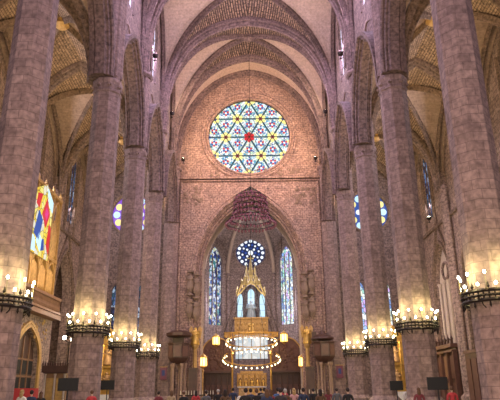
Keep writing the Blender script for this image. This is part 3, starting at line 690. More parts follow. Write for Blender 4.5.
# ------------------------------------------------------------------ tiered lamp canopy hanging before the chapel arch
LY = 62.3
t_ = thing('hanging_lamp_canopy', 'huge tiered canopy of dark red glass lamps hanging before the chapel arch', 'hanging lamp', (.1, LY, 0))
b = MB(); b.tube([(0, 0, 23.9), (0, 0, 43.6)], .035, 5); b.build('suspension_cord', M['iron'], t_)
tiers = [(1.15, 23.5), (1.75, 23.0), (1.9, 22.4), (1.95, 21.75), (2.05, 21.1), (2.4, 20.4), (2.85, 19.9)]
for i, (R, z) in enumerate(tiers):
    b = MB(); n = int(R * 15)
    b.ring((0, 0, z), R, .05, 40, 5)
    for q in range(n):
        a = 2 * PI * q / n; dr = .16 * abs(math.sin(4 * a)); b.sphere((R * math.cos(a), R * math.sin(a), z - .12 - dr), .15, 6, 4, 1, (1, 1, 1.4))
    b.build('lamp_tier', [M['iron'], M['maroon']], t_)
b = MB()
for q in range(14):
    a = 2 * PI * q / 14; b.tube([(R * math.cos(a), R * math.sin(a), z) for R, z in [(0.05, 24.3)] + tiers], .03, 4)
b.build('wire_frame', M['iron'], t_)

# ------------------------------------------------------------------ baldachin over the altar
t_ = thing('hanging_baldachin', 'gilded baldachin with rings of small lamps hanging above the high altar', 'baldachin', (0, 78, 0))
def tring(R, zc, tilt, a, n=None): return (R * math.cos(a), R * math.sin(a), zc + tilt * math.sin(a))
hep = [2 * PI * i / 7 + PI / 2 for i in range(7)]
b = MB(); b.tube([tring(3.7, 9.1, .3, a) for a in hep], .07, 6, 0, True); b.tube([tring(3.6, 8.5, .3, a) for a in hep], .04, 6, 0, True)
for i in range(7):
    p, q = Vector(tring(3.7, 9.1, .3, hep[i])), Vector(tring(3.7, 9.1, .3, hep[(i + 1) % 7]))
    for k in range(9):
        r_ = p.lerp(q, (k + .5) / 9); b.tube([r_, r_ - Vector((0, 0, .6))], .03, 4)
b.build('crown_rim', M['gold'], t_)
for (R, zc, tl, nb, nm) in ((3.8, 5.9, 1.25, 34, 'lower_lamp_ring'), (3.4, 8.0, 1.05, 26, 'upper_lamp_ring')):
    pts = [tring(R, zc, tl, 2 * PI * i / 42) for i in range(42)]
    b = MB(); b.tube(pts, .07, 6, 0, True)
    for i in range(nb):
        p = tring(R, zc, tl, 2 * PI * (i + .5) / nb); b.tube([p, (p[0], p[1], p[2] - .25)], .03, 4)
    rg = b.build(nm, M['gold'], t_)
    for i in range(nb):
        p = tring(R, zc, tl, 2 * PI * (i + .5) / nb); l = MB(); l.sphere((p[0], p[1], p[2] - .32), .10, 7, 5); l.build('bulb', M['bulb'], rg)
b = MB()
for a in hep: b.tube([tring(3.7, 9.1, .3, a), tring(3.8, 5.9, 1.25, a)], .03, 4); b.tube([tring(3.7, 9.1, .3, a), (0, 0, 20)], .03, 4)
b.tube([(0, 0, 18.5), (0, 0, 27.4)], .04, 4)
b.build('suspension_cord', M['iron'], t_)
b = MB()                                                              # open-work crest with pinnacles and a crucifix
for s in (-1, 1):
    b.tube([(s * 2.4, 0, 13.2), (s * 1.5, 0, 14.9), (s * .55, 0, 15.7)], [.16, .2, .16], 6)
    b.tube([(s * 2.4, 0, 13.2), (s * 1.7, 0, 13.6), (s * .6, 0, 14.7), (0, 0, 14.9)], .12, 6)
    for x, z0, h in ((2.3, 13.2, 1.3), (1.55, 14.2, 1.5), (.75, 14.9, 2.9)):
        b.lathe([(.22, 0), (.22, h * .3), (.32, h * .34), (.2, h * .42), (.16, h * .7), (0, h)], 6, (s * x, 0, z0))
    for k in range(5): b.sphere((s * (2.2 - k * .4), 0, 13.9 + k * .45), .2, 6, 4)
b.lathe([(.4, 0), (.5, .3), (.3, .5), (.35, 1.6), (.55, 1.8), (.3, 2.0), (.28, 2.7), (.0, 3.9)], 6, (0, 0, 14.8))
b.box((0, 0, 18.0), (.16, .16, 2.0)); b.box((0, 0, 18.4), (1.1, .14, .16))
b.v = [(x * .82, y, z + .9) for x, y, z in b.v]; cr_ = b.build('crest', M['goldpale'], t_)
for i, (x, h) in enumerate(((0, 1.5), (-.85, 1.2), (.85, 1.2))):
    f = MB(); f.lathe([(.28, 0), (.24, h * .4), (.18, h * .7), (.22, h * .78), (.08, h * .84), (.13, h * .92), (0, h)], 8, (x, -.3, 16.8 if i == 0 else 15.5)); f.build('figure', M['goldpale'], t_)

# ------------------------------------------------------------------ high altar, gilded panel, figure in the niche
def figure(name, mat_, h, parent=None):
    f = MB()
    f.lathe([(.24, 0), (.26, .05), (.22, .3), (.17, .55), (.2, .72), (.19, .80), (.07, .84), (.065, .87), (.1, .91), (.095, .95), (.05, .99), (0, 1.0)], 12, (0, 0, 0), 0, 0, 1, .75)
    for s in (-1, 1): f.tube([(s * .19, 0, .79), (s * .24, -.04, .62), (s * .07, -.19, .58)], [.06, .06, .04], 6)
    f.v = [(x * h, y * h, z * h) for x, y, z in f.v]
    return f.build(name, mat_, parent, True)
t_ = thing('high_altar', 'gilded high altar with small arches and columns below the baldachin', 'altar', (0, 82, .6))
b = MB(); b.box((0, 0, .12), (4.6, 1.8, .24)); b.box((0, .1, .85), (3.6, 1.2, 1.3)); b.build('altar_base', M['goldmatt'], t_)
b = MB(); b.box((0, 0, 1.55), (4.0, 1.5, .12)); b.build('altar_top', M['white'], t_)
b = MB(); b.box((0, .5, 2.4), (3.9, .35, 1.6)); b.box((0, .5, 3.3), (4.2, .5, .16)); b.box((0, .4, 3.5), (3.2, .3, .3))
for k in range(5): b.sweep([(-1.6 + k * .8 + u, .3, z) for u, z in arch_pts(.3, 2.3, .5, 5, jamb=1.7)], (0, 1, 0), [(-.06, .05), (-.06, -.05), (.06, -.05), (.06, .05)])
b.build('retable', M['goldmatt'], t_)
for k in range(5):
    b = MB(); b.box((-1.6 + k * .8, .3, 2.25), (.5, .06, 1.05)); b.build('niche', M['wood'], t_)
    f = figure('saint', M['gold'], .95, t_); f.location = (-1.6 + k * .8, .12, 1.66)
for k in range(6):
    x = -2.0 + k * .8; b = MB(); b.lathe([(.09, 1.6), (.07, 1.75), (.07, 2.9), (.12, 3.1)], 8, (x, .15, 0)); b.build('colonnette', M['gold'], t_)
t_ = thing('gilded_relief', 'carved gilded relief with a small standing figure, below the bright niche', 'relief', (0, 89.3, 0))
b = MB(); b.box((0, .1, 11.1), (5.2, .5, 2.4)); b.box((0, -.1, 12.35), (5.6, .7, .22)); b.box((0, -.1, 9.95), (5.6, .7, .2))
for k in range(9): b.box((-2.4 + k * .6, -.22, 11.1), (.12, .15, 2.2))
for k in range(8):
    b.sphere((-2.1 + k * .6, -.2, 11.5), .2, 8, 5, 0, (1, .5, 1.3)); b.sphere((-2.1 + k * .6, -.2, 10.7), .2, 8, 5, 0, (1, .5, 1.3))
b.build('carved_board', M['goldmatt'], t_)
f = figure('figure', M['gold'], 1.7, t_); f.location = (0, -.6, 10.1)
t_ = thing('madonna_statue', 'pale blue-white robed statue standing in the pointed niche', 'statue', (0, 91.4, 11.15))
f = figure('robed_figure', M['whitestatue'], 3.1, t_); f.location = (0, 0, 1.2)
b = MB(); b.lathe([(1.1, 0), (1.1, .3), (.7, .5), (.7, .95), (1.0, 1.2)], 8); b.build('pedestal', M['goldmatt'], t_)

# ------------------------------------------------------------------ glowing lanterns beside the altar
lab = ['glowing yellow octagonal lantern on a post, low at the left chapel jamb', 'glowing yellow octagonal lantern hanging left of the baldachin',
       'glowing yellow octagonal lantern hanging right of the baldachin', 'glowing yellow octagonal lantern on a post, low at the right chapel jamb']
lp = None
for i, (x, y, z) in enumerate([(-5.78, 70, 4.95), (-4.62, 76, 7.87), (4.28, 76, 8.16), (6.1, 70, 4.84)]):
    o = thing('octagonal_lantern', lab[i], 'lantern', (x, y, z), 0, 'glowing lanterns of the chapel')
    if lp is None:
        b = MB(); b.lathe([(.30, -.55), (.46, -.45), (.46, .45), (.30, .55)], 8); g_ = b; gm_ = g_.build('lamp_glass', M['lantern'], o)
        b = MB(); b.lathe([(.5, .5), (.52, .58), (.3, .75), (.06, .9), (0, 1.1)], 8); b.lathe([(0, -.85), (.12, -.72), (.34, -.6), (.5, -.52), (.5, -.46)], 8)
        for q in range(8): a = 2 * PI * q / 8; b.tube([(.47 * math.cos(a), .47 * math.sin(a), -.5), (.47 * math.cos(a), .47 * math.sin(a), .52)], .035, 4)
        fm_ = b.build('lantern_frame', M['gold'], o); lp = o
    else:
        for ch in lp.children:
            if ch.name.startswith(('lamp_glass', 'lantern_frame')): c = ch.copy(); C.objects.link(c); c.parent = o
    b = MB()
    if i in (0, 3): b.lathe([(.35, -z), (.35, -z + .3), (.09, -z + .5), (.08, -1.2), (.16, -1.0), (.08, -.8)], 8); b.build('post', M['goldmatt'], o)
    else: b.tube([(0, 0, 1.0), (0, 0, 25.4 - z)], .03, 4); b.build('chain', M['iron'], o)
    point('lantern_light', (x, y - .8, z), 60, (1, .65, .25), .3)

# ------------------------------------------------------------------ choir stalls and arched panels
for s, sd in ((-1, 'left'), (1, 'right')):
    t_ = thing('choir_stall', 'dark wooden choir stalls along the %s side of the high altar' % sd, 'choir stalls', (s * 4.75, 79.2, 0))
    b = MB(); b.box((0, .4, 2.3), (4.4, .25, 3.4)); b.box((0, .0, 4.05), (4.6, 1.1, .22)); b.box((0, -.2, .75), (4.4, 1.2, .3)); b.build('stall_back', M['wood'], t_)
    for k in range(6):
        x = -1.85 + k * .74; q = MB(); q.box((x, -.1, 1.3), (.6, .55, .08)); q.box((x, .24, 1.9), (.56, .06, 1.1)); q.build('seat', M['woodred'], t_)
        q = MB(); q.box((x - .37, -.1, 1.5), (.07, .7, 1.3)); q.lathe([(.05, 2.1), (.04, 3.9)], 6, (x - .37, -.3, 0)); q.build('divider', M['wood'], t_)
    t_ = thing('arched_panel', 'round-topped red-brown carved panel above the %s choir stalls' % sd, 'panel', (s * 4.75, 79.9, 0))
    P = lambda u, z, d: (u, d, z)
    ol = [(-2.1, 4.0), (2.1, 4.0)] + [(2.1 * math.cos(PI * i / 20), 6.2 + 2.4 * math.sin(PI * i / 20)) for i in range(21)]
    b = MB(); b.poly(ol, P, 0, .3); b.poly([(-2.1, .6), (2.1, .6), (2.1, 4), (-2.1, 4)], P, 0, .3)
    for i in range(60):
        a = random.uniform(0, 2 * PI); r = math.sqrt(random.random()); x, z = 1.7 * r * math.cos(a), 6.1 + 1.9 * r * math.sin(a); b.sphere((x, -.02, z), random.uniform(.12, .24), 6, 4, 0, (1, .4, 1))
    b.build('carved_board', M['woodred'], t_)
    b = MB(); b.tube([(u, -.05, z) for u, z in ol[2:]] , .1, 6); b.build('gilded_edge', M['goldmatt'], t_)
    for x, lb in ((2.55, 'inner'), (6.8, 'outer')):                   # gilded posts
        p_ = tag(MB().build('x', M['gold']) if False else (lambda m_: (m_.lathe([(.3, .6), (.3, 1.0), (.14, 1.2), (.12, 6.0 if x < 3 else 8.0), (.25, 6.3 if x < 3 else 8.3), (.1, 6.6 if x < 3 else 8.6)], 8, (s * x, 78.0, 0)), m_.build('gilded_post', M['gold']))[1])(MB()),
                 'slim gilded post at the %s end of the %s choir stalls' % (lb, sd), 'post', 'gilded posts by the choir stalls')

# ------------------------------------------------------------------ statues and angel columns on the chapel jambs
sp = None
for s, sd in ((-1, 'left'), (1, 'right')):
    for j, (dx, z, lb) in enumerate(((7.35, 13.3, 'upper outer'), (6.55, 12.9, 'upper inner'), (7.35, 10.5, 'lower outer'), (6.55, 10.1, 'lower inner'))):
        lab = 'carved stone figure, %s of four on the %s chapel jamb' % (lb, sd)
        o = thing('jamb_statue', lab, 'statue', (s * (dx - .1), ROSE_Y - .42, z), 0, 'carved figures on the chapel jambs')
        if sp is None:
            sp = o; f = figure('robed_figure', M['statue'], 1.9, o)
            b = MB(); b.lathe([(.12, -.7), (.3, -.3), (.42, -.1), (.42, 0)], 8); b.build('corbel', M['statue'], o)
            b = MB(); b.lathe([(.42, 2.0), (.42, 2.2), (.2, 2.3), (0, 2.55)], 6); b.build('canopy', M['statue'], o)
        else:
            for ch in list(sp.children): c = ch.copy(); C.objects.link(c); c.parent = o
    t_ = thing('angel_column', 'tall gilded column carrying an angel, in front of the %s chapel jamb' % sd, 'column', (s * 6.45, ROSE_Y - 1.0, 0))
    b = MB(); b.lathe([(.45, 0), (.45, .6), (.25, .9), (.22, 6.2), (.4, 6.5), (.4, 6.7)], 10); b.build('shaft', M['goldmatt'], t_)
    f = figure('angel', M['gold'], 2.0, t_); f.location = (0, 0, 6.7)
    b = MB()
    for q in (-1, 1): b.poly([(q * .1, 8.2), (q * .5, 8.9), (q * .75, 8.5), (q * .6, 7.4), (q * .15, 7.6)], lambda u, z, d: (u, .18 + d, z), 0, .06)
    b.build('wing', M['goldmatt'], t_)

# ------------------------------------------------------------------ pulpits at the chapel piers
for s, lab in ((-1, 'dark wooden pulpit with cornice on pale columns, left of the chapel arch'), (1, 'dark wooden pulpit with stepped hood on pale columns, right of the chapel arch')):
    t_ = thing('pulpit', lab, 'pulpit', (s * 8.15, 65.6, 0))
    b = MB(); b.lathe([(.4, 4.5), (1.0, 4.9), (1.22, 5.2), (1.22, 6.6), (1.3, 6.7), (1.3, 6.8)], 8, (0, 0, 0), PI / 8); b.build('body', M['wood'], t_)
    for q in range(8):
        a = PI / 4 * q; n = Vector((math.cos(a), math.sin(a), 0)); u = Vector((-n.y, n.x, 0)); b = MB()
        P = lambda x, z, d, n=n, u=u: tuple(n * (1.13 + d) + u * x + Vector((0, 0, z)))
        b.poly([(-.34, 5.35), (.34, 5.35), (.34, 6.45), (-.34, 6.45)], P, -.02, .05); b.build('panel', M['woodred'], t_)
    b = MB()
    if s < 0: b.lathe([(1.35, 7.5), (1.5, 7.6), (1.5, 7.9), (1.2, 8.0), (.9, 8.15)], 8, (0, 0, 0), PI / 8); b.box((-.2, .95, 7.1), (1.3, .12, 1.3))
    else: b.lathe([(1.2, 7.0), (1.35, 7.1), (1.3, 7.25), (.9, 7.5), (.45, 7.65), (.3, 8.0)], 8, (-.1, 0, 0), PI / 8); b.box((-1.0, .3, 7.3), (.5, .5, 1.3)); b.box((.2, .95, 6.9), (1.3, .12, .9))
    b.build('hood', M['wood'], t_)
    for q in range(5):
        a = 2 * PI * q / 5 + .3; b = MB(); b.lathe([(.2, 0), (.2, .3), (.12, .45), (.11, 4.1), (.2, 4.35), (.2, 4.6)], 8, (.78 * math.cos(a), .78 * math.sin(a), 0)); b.build('column', M['stonetan'], t_)
    b = MB(); b.box((s * -1.6, .6, 2.0), (.9, .9, 4.0)); b.box((s * -1.6, .6, 4.05), (1.1, 1.1, .15)); b.build('stair_casing', M['wood'], t_)

# ------------------------------------------------------------------ organ tribune on the left aisle wall
TX = -19.2
mb = MB(); P = lambda u, z, d: (TX - d, u, z); dc = 49.9
panel(mb, P, arange(46.3, 55.5, 6) + [dc + 2.7 * math.sin(t * PI / 2) for t in arange(-1, 1, 20)], lambda u: 0, lambda u: 8.2, [arch_op(dc, 2.7, 0, 4.3, 2.7)], .6)
for y in (46.5, 55.3): mb.box((-20.0, y, 4.1), (1.5, .4, 8.2))
tb = struct(mb.build('wall_left_tribune', M['aisle']))
b = MB()
for dw in (.15, .42): b.sweep([(TX + .05, dc + u, z) for u, z in arch_pts(2.7 + dw, 4.3, 2.7 + dw * 1.2, 12, jamb=0)], (-1, 0, 0), [(-.13, .13), (-.13, -.13), (.13, -.13), (.13, .13)])
for i in range(30):
    u = random.choice((-1, 1)) * random.uniform(1.2, 4.2); b.sphere((TX + .03, dc + u, 6.2 + random.uniform(-.2, 1.7)), random.uniform(.1, .22), 6, 4, 0, (.5, 1, 1))
b.build('gilded_spandrel', M['goldmatt'], tb)
b = MB(); P2 = lambda u, z, d: (TX - .45 + d, u, z); b.poly([(dc + u, z) for u, z in arch_pts(2.7, 4.3, 2.7, 10, jamb=0)], P2, 0, .08)
dr = struct(b.build('door_1', M['wood']))
b = MB()
for u in (-1.35, 0, 1.35): b.box((TX - .33, dc + u, 3.2), (.12, .14, 6.2))
for z in (1.6, 3.0, 4.4): b.box((TX - .33, dc, z), (.12, 5.3, .14))
b.build('door_frame', M['woodmid'], dr)
for k in range(4):
    for j in range(3): q = MB(); q.box((TX - .34, dc - 2.0 + k * 1.33, .9 + j * 1.42), (.06, 1.0, 1.1)); q.build('pane', M['screen'], dr)
t_ = thing('pipe_organ', 'gilded pipe organ with pointed arches on a loft in the left aisle', 'organ', (-19.6, 50.6, 8.2))
b = MB(); b.box((.3, 0, .2), (2.0, 9.2, .4)); b.box((1.1, 0, 1.9), (.3, 9.0, .25)); b.box((1.1, 0, .6), (.3, 9.0, .2))
for k in range(30): b.lathe([(.06, .6), (.1, 1.0), (.05, 1.3), (.08, 1.8)], 6, (1.12, -4.3 + k * .296, 0))
b.build('balustrade', M['woodmid'], t_)
b = MB()
for y in (-4.2, -2.1, 0, 2.1, 4.2): b.box((.2, y, 7.0), (.5, .25, 10.0)); b.lathe([(.22, 0), (.22, .3), (.1, .6), (0, .9)], 6, (.2, y, 12))
for z in (2.2, 5.6, 11.9): b.box((.2, 0, z), (.6, 8.7, .28))
for k in range(4):
    yc = -3.15 + k * 2.1
    for z0, h in ((4.2, 1.2), (10.0, 1.5)): b.sweep([(.35, yc + u, z) for u, z in arch_pts(.9, z0, h, 8)], (-1, 0, 0), [(-.1, .1), (-.1, -.1), (.1, -.1), (.1, .1)])
b.box((-.5, 0, 7.0), (.2, 8.6, 9.6)); b.build('organ_case', M['goldmatt'], t_)
for k in range(4):
    for j in range(7):
        y = -3.15 + k * 2.1 + (j - 3) * .25; hh = 3.4 - abs(j - 3) * .35
        if k in (0, 3): p_ = MB(); p_.lathe([(.03, 5.8), (.1, 6.2), (.1, 6.2 + hh), (.09, 6.2 + hh)], 8, (.25, y, 0)); p_.build('pipe', M['goldmatt'], t_)
        p_ = MB(); p_.lathe([(.03, 2.5), (.09, 2.8), (.09, 3.6 + hh * .35)], 8, (.25, y, 0)); p_.build('pipe', M['goldmatt'], t_)
t_ = tag((lambda g: (  # coloured sunlight from the west rose, painted as a glowing panel
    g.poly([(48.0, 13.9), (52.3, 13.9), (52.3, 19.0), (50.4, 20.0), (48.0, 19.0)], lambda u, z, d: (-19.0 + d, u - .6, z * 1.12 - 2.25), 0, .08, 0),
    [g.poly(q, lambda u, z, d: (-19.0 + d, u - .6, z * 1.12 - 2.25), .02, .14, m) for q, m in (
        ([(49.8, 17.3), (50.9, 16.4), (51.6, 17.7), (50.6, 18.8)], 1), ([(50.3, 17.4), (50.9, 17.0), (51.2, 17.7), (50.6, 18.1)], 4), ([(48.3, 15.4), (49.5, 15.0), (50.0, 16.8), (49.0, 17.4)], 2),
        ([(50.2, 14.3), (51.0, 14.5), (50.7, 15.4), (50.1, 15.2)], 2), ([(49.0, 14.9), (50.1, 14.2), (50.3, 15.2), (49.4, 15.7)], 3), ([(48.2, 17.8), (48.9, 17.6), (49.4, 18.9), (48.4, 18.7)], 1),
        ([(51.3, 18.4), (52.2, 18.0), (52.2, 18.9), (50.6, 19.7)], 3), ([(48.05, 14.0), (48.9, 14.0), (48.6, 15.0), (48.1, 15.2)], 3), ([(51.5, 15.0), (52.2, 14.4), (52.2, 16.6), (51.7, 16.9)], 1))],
    g.build('light_splash_panel', [M['splash_yel'], M['e_red'], M['e_blue'], M['e_cyan'], M['e_pink']]))[-1])(MB()), 'bright yellow splash of projected light with red and blue shapes, painted as a glowing panel above the left loft', 'painted light')

# ------------------------------------------------------------------ right chapel: pale retable, dark portal, booth; left kiosk
t_ = thing('stone_retable', 'tall pale stone retable filling the gabled arch of the right aisle', 'retable', (XO + .35, BC[3] - 1.9, 0))
b = MB(); b.poly(arch_pts(2.7, 11.0, 5.4, 14, jamb=0), lambda u, z, d: (d, u, z), 0, .4); b.build('back_slab', M['stonepale'], t_)
for q in (-2.2, -.75, .75, 2.2): c = MB(); c.lathe([(.22, 5.8), (.16, 6.2), (.15, 12.2), (.3, 12.6)], 8, (-.15, q, 0)); c.build('pilaster', M['stonepale'], t_)
c = MB(); c.ring((0, 0, 0), .9, .16, 24, 6, 0, 0, 'y'); c.v = [(y - .1, x, z + 13.7) for x, y, z in c.v]; c.build('roundel', M['rib'], t_)
t_ = thing('wooden_portal', 'dark carved wooden portal with pinnacled cornice against the right aisle wall', 'portal', (20.0, 60.4, 0))
b = MB(); b.box((.3, 0, 2.9), (.4, 6.0, 5.8)); b.build('back_board', M['wood'], t_)
b = MB(); b.box((0, 0, 5.7), (.9, 6.4, .35)); b.box((0, 0, 5.2), (.7, 6.2, .2)); b.build('cornice', M['woodred'], t_)
for q in range(7):
    b = MB(); y = -2.9 + q * .97; b.lathe([(.14, 5.85), (.14, 6.2), (.2, 6.3), (.05, 6.6), (0, 7.6 if q == 3 else 6.95)], 6, (-.2, y, 0)); b.build('pinnacle', M['wood'], t_)
for q in range(4): b = MB(); b.box((-.05, -2.9 + q * 1.93, 2.6), (.4, .28, 5.2)); b.build('post', M['woodred'], t_)
for q in range(3):
    for z, h in ((1.2, 2.0), (3.7, 2.2)): b = MB(); b.box((.05, -1.93 + q * 1.93, z), (.14, 1.3, h)); b.build('panel', M['woodmid'] if q == 1 else M['woodred'], t_)
t_ = thing('confessional_booth', 'tall narrow dark wooden booth at the far right aisle wall', 'booth', (19.6, 51.3, 0))
b = MB(); b.box((.3, 0, 2.3), (1.4, 2.8, 4.6)); b.build('cabinet', M['wood'], t_); b = MB(); b.box((.3, 0, 4.7), (1.6, 3.0, .25)); b.build('cornice', M['woodred'], t_)
for q in (-.7, .7): b = MB(); b.box((-.42, q, 2.2), (.08, 1.1, 3.8)); b.build('door', M['woodred'], t_)
t_ = thing('wooden_kiosk', 'brown wooden booth with dark crested cornice in the left aisle', 'booth', (-14.9, 45.4, 0))
b = MB(); b.box((0, .3, 1.55), (1.7, 1.3, 3.1)); b.build('cabinet', M['woodmid'], t_)
b = MB(); b.box((0, .2, 3.35), (2.0, 1.7, .5)); b.box((0, .2, 3.1), (1.8, 1.5, .12))
for q in range(11): b.lathe([(.05, 3.6), (.08, 3.75), (.03, 3.85), (0, 4.05 if q != 5 else 4.4)], 6, (-.95 + q * .19, -.6, 0))
b.build('crested_cornice', M['wood'], t_)
for q in (-.75, 0, .75): b = MB(); b.lathe([(.13, 0), (.13, .2), (.09, .3), (.08, 2.8), (.13, 3.0)], 8, (q, -.45, 0)); b.build('column', M['stonepale'], t_)
for q in (-.38, .38): b = MB(); b.box((q, -.37, 1.5), (.55, .06, 2.4)); b.build('panel', M['goldmatt'], t_)
o = tag((lambda m_: (m_.box((0, 0, 1.3), (1.35, .6, 1.15)), m_.box((0, 0, .36), (1.2, .5, .72)), m_.build('cloth_covered_desk', M['red']))[-1])(MB()), 'desk under a bright red cloth behind the nearest left pillar', 'desk'); o.location = (-12.6, 33.2, 0)

# wall lamps by the left respond
t_ = thing('wall_lamp', 'pair of bright white lamps on a bracket beside the second left pillar', 'wall lamp', (-14.7, 46.9, 5.4))
b = MB(); b.tube([(0, .1, -5.4), (0, .1, .1)], .05, 6); b.tube([(-.35, -.1, .3), (0, .1, .05), (.3, -.1, .15)], .04, 5); b.build('bracket', M['iron'], t_)
for x, z in ((-.35, .45), (.3, .3)): b = MB(); b.sphere((x, -.1, z), .17, 8, 6); b.build('bulb', M['bulbw'], t_)

# gilded altarpieces at the aisle ends
for s, sd in ((-1, 'left'), (1, 'right')):
    t_ = thing('gilded_altarpiece', 'tall gilded altarpiece standing at the end of the %s aisle' % sd, 'altarpiece', (s * 16.5, 66.9, 0))
    b = MB(); b.box((0, .3, .7), (4.2, 1.4, 1.4)); b.build('altar_table', M['white'], t_)
    b = MB(); b.box((0, .8, 4.2), (3.8, .4, 5.6)); b.poly([(-2.0, 7.0), (2.0, 7.0), (0, 8.8)], lambda u, z, d: (u, .6 + d, z), 0, .4); b.box((0, .6, 7.0), (4.1, .8, .25)); b.box((0, .6, 4.4), (4.0, .7, .2)); b.build('frame', M['gold'], t_)
    for q in (-1.75, -.6, .6, 1.75): b = MB(); b.lathe([(.16, 1.5), (.12, 1.8), (.12, 6.5), (.2, 6.9)], 8, (q, .45, 0)); b.build('column', M['gold'], t_)
    f = figure('figure', M['statgold'], 2.0, t_); f.location = (0, .4, 4.6)
    f = figure('figure', M['statgold'], 1.8, t_); f.location = (0, .4, 2.0)
    point('altarpiece_light', (s * 16.0, 64.8, 6.0), 160, WARM, .3)

# banners on the piers
for s, sd in ((-1, 'left'), (1, 'right')):
    t_ = thing('hanging_banner', 'small dark red banner with blue centre on the %s chapel pier' % sd, 'banner', (s * 9.95, 66.7, 3.0))
    b = MB(); b.box((0, 0, .6), (.75, .05, 1.35)); b.build('cloth', M['maroon'], t_); b = MB(); b.lathe([(.03, -.45), (.03, .45)], 6); b.v = [(z, y, x + 1.3) for x, y, z in b.v]; b.build('rod', M['gold'], t_)
    b = MB(); b.box((0, -.04, .65), (.32, .02, .6)); b.build('emblem', M['e_navy'], t_)

# ------------------------------------------------------------------ black screens on stands
sc = None
for x, y, z, wd, lab in ((-9.57, 31.2, 2.03, 1.06, 'larger black screen on a stand, before the second left pillar'), (-10.2, 42.2, 2.12, 1.02, 'smaller black screen on a stand, before the third left pillar'),
                       (9.8, 31.2, 1.89, 1.06, 'larger black screen on a stand, before the second right pillar'), (10.3, 42.2, 1.88, .92, 'smaller black screen on a stand, before the third right pillar')):
    o = thing('screen_monitor', lab, 'screen', (x, y, 0), 0, 'black screens on stands')
    b = MB(); b.box((0, 0, z), (wd, .07, .64)); b.build('casing', M['black'], o)
    b = MB(); b.box((0, -.045, z), (wd - .06, .02, .58)); b.build('display', M['screen'], o)
    b = MB(); b.lathe([(.35, 0), (.35, .03), (.04, .05), (.035, z - .3)], 12); b.build('stand', M['black'], o)

# ------------------------------------------------------------------ candelabra on the sanctuary rail
for s, sd, x0 in ((-1, 'left', -6.0), (1, 'right', 6.0)):
    for q in range(2):
        t_ = thing('candelabrum', 'dark rail stand with a row of white candles, %s one on the %s side' % ('inner' if q == 0 else 'outer', sd), 'candelabrum', (x0 + s * (-1.0 + q * 1.9), 66.0 if q == 0 else 64.0, 0), 0, 'candle stands before the sanctuary')
        b = MB(); b.box((0, 0, 1.25), (1.7, .12, .1)); b.box((0, 0, .04), (.9, .5, .08))
        for k in (-.6, 0, .6): b.lathe([(.04, .08), (.04, 1.25)], 6, (k, 0, 0))
        b.build('rail', M['iron'], t_)
        for k in range(6): b = MB(); b.lathe([(.035, 1.3), (.03, 1.7), (0, 1.74)], 7, (-.72 + k * .29, 0, 0)); b.build('candle', M['candle'], t_)

# ------------------------------------------------------------------ people
def skin_mesh(joints, edges, sub=1):
    me = bpy.data.meshes.new('tmp'); me.from_pydata([j[:3] for j in joints], edges, [])
    o = bpy.data.objects.new('tmp', me); C.objects.link(o)
    md = o.modifiers.new('s', 'SKIN'); md.use_smooth_shade = True; md.branch_smoothing = .4
    if sub: o.modifiers.new('u', 'SUBSURF').levels = sub
    for i, j in enumerate(joints):
        r = j[3]; me.skin_vertices[0].data[i].radius = r if isinstance(r, tuple) else (r, r)
    me.skin_vertices[0].data[0].use_root = True
    bpy.context.view_layer.update()
    dg = bpy.context.evaluated_depsgraph_get(); r = bpy.data.meshes.new_from_object(o.evaluated_get(dg)); bpy.data.objects.remove(o); return r
def body_mesh(pose):
    J = [(0, 0, .93, (.15, .11)), (0, .0, 1.10, (.13, .095)), (0, .0, 1.28, (.155, .105)), (0, .01, 1.40, (.13, .085)), (0, .0, 1.475, .05), (0, -.0, 1.53, .05), (0, .015, 1.60, (.075, .085)), (0, .01, 1.67, (.078, .095)), (0, 0, 1.735, (.045, .055))]
    Ed = [(i, i + 1) for i in range(8)]
    hands = []
    for s in (-1, 1):
        b = len(J)
        if pose == 0: arm = [(s * .17, 0, 1.40, .06), (s * .225, .0, 1.26, .048), (s * .25, -.01, 1.10, .042), (s * .25, .05, .94, .034), (s * .245, .08, .86, .026), (s * .24, .09, .80, (.018, .034))]
        else: arm = [(s * .17, 0, 1.40, .06), (s * .225, .0, 1.26, .048), (s * .25, -.01, 1.10, .042), (s * .15, .15, 1.05, .034), (s * .08, .2, 1.04, .026), (s * .04, .22, 1.03, (.018, .034))]
        J += arm; Ed += [(3, b)] + [(b + i, b + i + 1) for i in range(5)]
        hands.append(Vector(arm[5][:3]))
        b = len(J); J += [(s * .09, 0, .86, .095), (s * .095, .0, .68, .078), (s * .095, .0, .50, .058), (s * .10, -.015, .30, .052), (s * .10, -.02, .09, .036), (s * .105, .05, .045, .036), (s * .11, .13, .035, .028)]
        Ed += [(0, b)] + [(b + i, b + i + 1) for i in range(6)]
    b = len(J); J += [(0, .115, 1.635, .014)]; Ed += [(7, b)]                       # nose
    for s in (-1, 1): b = len(J); J += [(s * .09, -.005, 1.645, .016)]; Ed += [(7, b)]
    me = skin_mesh(J, Ed, 1); bm = bmesh.new(); bm.from_mesh(me)
    for hi, h in enumerate(hands):                                    # four fingers and a thumb on each palm
        d = Vector((0, .15, -1)).normalized() if pose == 0 else Vector((1 if hi == 0 else -1, .1, -.2)).normalized()
        fw = Vector((0, 1, 0)) if pose == 0 else Vector((0, .1, 1)).normalized()
        for k in range(5):
            o_ = h + fw * (-.026 + k * .0175 if k < 4 else .03); Lf = (.06, .075, .08, .07, .05)[k]; dd = d if k < 4 else (d + fw * .9).normalized()
            bend = Vector((0, .3, 0)) if pose == 0 else Vector((0, -.3, 0))
            st = o_ - d * .02 if k < 4 else o_ - d * .03
            fm = skin_mesh([(*st, .009), (*(st + dd * Lf * .55), .008), (*(st + dd * Lf + bend * .02), .0065)], [(0, 1), (1, 2)], 0); bm.from_mesh(fm)
    bm.to_mesh(me); bm.free()
    for p in me.polygons: p.use_smooth = True
    return me
